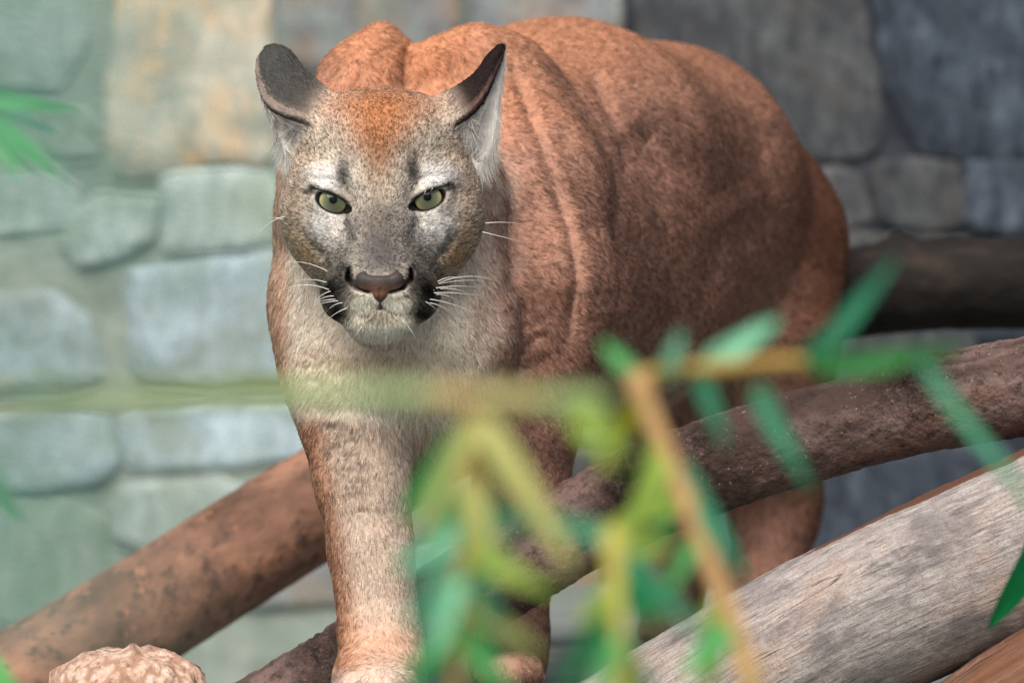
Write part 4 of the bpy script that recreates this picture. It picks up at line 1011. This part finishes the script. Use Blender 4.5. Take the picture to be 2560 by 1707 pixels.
def blade(root, a, b, y, wpx, kind, y2=None, roll=None, seed=0):
    """one leaf: folded, tapering, drooping blade from a to b (photograph positions at depth y, tip at y2)"""
    r = np.random.default_rng(seed + int(abs(a[0] * 7 + b[1] * 13)))
    y2 = y + r.uniform(-.03, .03) if y2 is None else y2
    A, B = W(a[0], a[1], y), W(b[0], b[1], y2); L = np.linalg.norm(B - A); wid = wpx * (.66 if -2.5 < y < -1.9 else 1) / (13000.0 / (DIST + y))
    ax = (B - A) / L; roll = r.uniform(-.5, .5) if roll is None else roll
    side = np.cross(ax, [0, -1, 0]); side /= np.linalg.norm(side); nr = np.cross(side, ax)
    side, nr = side * math.cos(roll) + nr * math.sin(roll), nr * math.cos(roll) - side * math.sin(roll)
    wid /= max(.55, math.cos(roll)); n = 15; V, F, G = [], [], []
    for i in range(n):
        t = i / (n - 1); wd = wid * .5 * min(1, (t / .10) ** .7 if t > 0 else 0.04) * (1 - t ** 2.2) ** .8 + .0004
        c = A + ax * L * t + np.array([0, 0, -.06 * L]) * (t * t - t) * -1 + nr * (.05 * L * math.sin(3.1 * t))
        for k, f in enumerate((-1, -.5, 0, .5, 1)):
            V.append(c + side * wd * f + nr * (abs(f) * wd * .22 + .0008 * math.sin(9 * t + k))); G.append((t, f * .5 + .5, seed))
    for i in range(n - 1):
        for k in range(4): F.append([i * 5 + k, i * 5 + k + 1, i * 5 + 6 + k, i * 5 + 5 + k])
    o = mesh_obj('leaf', V, F, LEAF[kind]); vec_attr(o, 'blade', np.array(G)); return child(o, root)
def cane(root, name, pts, y, rpx, mat, nodes=(), n=80):
    s = 13000.0 / (DIST + y); C = catmull([W(a, b, y) for a, b in pts], n); T, A, B = frames(C); sd_ = 18; R = rpx / s
    al = np.r_[0, np.cumsum(np.linalg.norm(np.diff(C, axis=0), axis=1))]; V, F, G = [], [], []
    for i in range(n):
        for j in range(sd_):
            t = 2 * np.pi * j / sd_; V.append(C[i] + R * (A[i] * math.cos(t) + B[i] * math.sin(t))); G.append((al[i], R * math.cos(t), R * math.sin(t)))
    for i in range(n - 1):
        for j in range(sd_): F.append([i * sd_ + j, i * sd_ + (j + 1) % sd_, (i + 1) * sd_ + (j + 1) % sd_, (i + 1) * sd_ + j])
    F += [list(range(sd_))[::-1], list(range((n - 1) * sd_, n * sd_))]
    o = mesh_obj(name, V, F, mat); vec_attr(o, 'grain', np.array(G)); child(o, root)
    for f in nodes:      # swollen joints
        i = int(f * (n - 1)); V, F = [], []
        for a, (dz, rr) in enumerate(((-.012, 1.01), (-.005, 1.10), (0, 1.2), (.003, 1.22), (.007, 1.06), (.013, 1.01))):
            for j in range(sd_):
                t = 2 * np.pi * j / sd_; V.append(C[i] + T[i] * dz + R * rr * (A[i] * math.cos(t) + B[i] * math.sin(t)))
        for a in range(5):
            for j in range(sd_): F.append([a * sd_ + j, a * sd_ + (j + 1) % sd_, (a + 1) * sd_ + (j + 1) % sd_, (a + 1) * sd_ + j])
        q = mesh_obj('node', V, F, mat); vec_attr(q, 'grain', np.array([(al[i], 0, 0)] * len(V))); q.parent = o
    return o
def plant(label, at, y):
    p = W(at, 0, y); p[2] = 0; return tag(empty('bamboo_plant', p), label, 'bamboo', 'bamboo in the foreground')
G0 = lambda y: 853.5 + CAM_H * 13000.0 / (DIST + y)     # where the ground shows at depth y
ya = -2.05
p = plant('bamboo with an orange brown stem and a leafy side twig before the dark log', 1990, ya)
cane(p, 'stem', [(2010, G0(ya)), (1905, 1850), (1850, 1610), (1745, 1335), (1655, 1110), (1592, 950)], ya, 26, CANE['orange'], (.35, .66, .97))
cane(p, 'twig', [(1592, 955), (1660, 925), (1800, 918), (1940, 905), (2015, 905)], ya, 17, CANE['twig'], (.5,))
for i, (a, b, w, k) in enumerate([((2000, 915), (2240, 640), 82, 'teal'), ((1760, 925), (1950, 795), 92, 'mint'), ((1660, 950), (1705, 822), 66, 'mint'), ((2010, 905), (2410, 862), 92, 'green'), ((1890, 960), (2032, 1225), 74, 'teal'),
                                   ((2300, 900), (2640, 1330), 52, 'teal'), ((1750, 930), (1815, 1120), 64, 'teal'), ((1600, 960), (1500, 850), 66, 'green'), ((1590, 1000), (1490, 1190), 70, 'olive'), ((1690, 1150), (1870, 1450), 86, 'teal'), ((1660, 1090), (1560, 1350), 110, 'lime'), ((1690, 1200), (1640, 1380), 60, 'green'), ((1745, 1335), (1600, 1560), 60, 'green'), ((1800, 1480), (1770, 1760), 96, 'lime'), ((1700, 1240), (1480, 1330), 80, 'lime'), ((1830, 1560), (1700, 1700), 90, 'green')]):
    blade(p, a, b, ya, w, k, seed=i)
yb = -2.6
p = plant('long green bamboo cane bent over level in front of the puma\'s chest', -900, yb)
cane(p, 'stem', [(-900, G0(yb)), (-800, 1700), (-520, 1120), (0, 1000), (370, 988), (700, 984), (1000, 986), (1300, 1000), (1470, 1006)], yb, 27, CANE['green'], (.66, .86, .985), 120)
blade(p, (1440, 1000), (1560, 1160), yb, 70, 'lime', seed=3)
yc = -2.25
p = plant('short yellow bamboo stem with dark green leaves before the pale log', 1560, yc)
cane(p, 'stem', [(1570, G0(yc)), (1552, 1800), (1545, 1600), (1535, 1335)], yc, 26, CANE['yellow'], (.55, .95))
for i, (a, b, w, k) in enumerate([((1540, 1500), (1385, 1760), 80, 'deep'), ((1550, 1420), (1660, 1590), 80, 'deep'), ((1545, 1380), (1760, 1600), 80, 'teal'), ((1560, 1600), (1640, 1800), 90, 'green'), ((1545, 1450), (1440, 1560), 90, 'lime'), ((1550, 1560), (1480, 1760), 80, 'green'), ((1550, 1480), (1720, 1480), 80, 'teal'), ((1535, 1340), (1350, 1290), 80, 'teal'), ((1540, 1350), (1690, 1370), 80, 'lime')]):
    blade(p, a, b, yc, w, k, seed=20 + i)
yd = -2.3
p = plant('bamboo with drooping straw and teal leaves beside the pale front leg', 1160, yd)
cane(p, 'stem', [(1150, G0(yd)), (1140, 1700), (1165, 1350), (1190, 1035)], yd, 14, CANE['twig'], (.5, .8))
for i, (a, b, w, k) in enumerate([((1190, 1035), (1040, 1340), 74, 'straw'), ((1190, 1035), (1440, 1440), 104, 'straw'), ((1180, 1080), (1000, 1300), 110, 'green'), ((1165, 1200), (1030, 1500), 96, 'mint'), ((1150, 1390), (1030, 1760), 120, 'mint'), ((1160, 1400), (1110, 1700), 76, 'green'), ((1170, 1180), (1230, 1420), 80, 'straw'), ((1160, 1350), (1260, 1640), 76, 'teal'), ((1150, 1560), (1010, 1700), 70, 'green'), ((1170, 1250), (1400, 1330), 76, 'teal'), ((1150, 1500), (1220, 1760), 70, 'deep'), ((1160, 1420), (1000, 1560), 90, 'mint'), ((1150, 1330), (980, 1420), 80, 'mint'), ((1140, 1600), (960, 1790), 90, 'teal'), ((1165, 1280), (1290, 1450), 80, 'green'), ((1150, 1500), (1360, 1640), 76, 'straw'), ((1160, 1230), (1060, 1330), 80, 'lime'), ((1150, 1440), (1080, 1650), 70, 'mint'), ((1165, 1360), (1400, 1480), 90, 'lime'), ((1150, 1560), (1300, 1760), 90, 'green'), ((1185, 1060), (1290, 1250), 90, 'straw')]):
    blade(p, a, b, yd, w, k, seed=40 + i)
ye = -1.6
p = plant('bright green bamboo sprig reaching in beside the ochre wall stone', -160, ye)
cane(p, 'stem', [(-190, G0(ye)), (-170, 1200), (-150, 500), (-90, 215)], ye, 16, CANE['twig'], (.4, .7))
for i, (a, b, w, k) in enumerate([((-90, 215), (200, 270), 46, 'bright'), ((-95, 225), (165, 445), 50, 'bright'), ((-95, 235), (112, 430), 40, 'green'), ((-100, 245), (62, 450), 44, 'bright'), ((-90, 210), (150, 330), 36, 'mint'), ((-170, 1000), (62, 1300), 80, 'green'), ((-175, 1500), (56, 1750), 70, 'bright')]):
    blade(p, a, b, ye, w, k, seed=60 + i)
yf = -.6
p = plant('dark green bamboo leaf hanging over the thick pale log', 2720, yf)
cane(p, 'stem', [(2760, G0(yf)), (2740, 1500), (2690, 1180)], yf, 9, CANE['twig'], (.6,))
for i, (a, b, w, k) in enumerate([((2690, 1180), (2470, 1570), 100, 'deep'), ((2700, 1200), (2600, 1500), 80, 'deep')]): blade(p, a, b, yf, w, k, seed=80 + i)
yg = -4.15
p = plant('large blurred bamboo leaves close by, veiling the left of the wall', -300, yg)
cane(p, 'stem', [(-500, G0(yg)), (-450, 2500), (-330, 900), (-260, -300)], yg, 40, CANE['green'], (.5, .75), 60)
for i, (a, b, w, k) in enumerate([((-330, 300), (700, 560), 230, 'sage'), ((-280, -60), (560, 100), 230, 'sage'), ((-330, 900), (420, 1080), 200, 'sage'), ((-330, 1300), (420, 1500), 220, 'sage')]): blade(p, a, b, yg, w, k, seed=90 + i)
print('all done', round(time.time() - T0, 1))
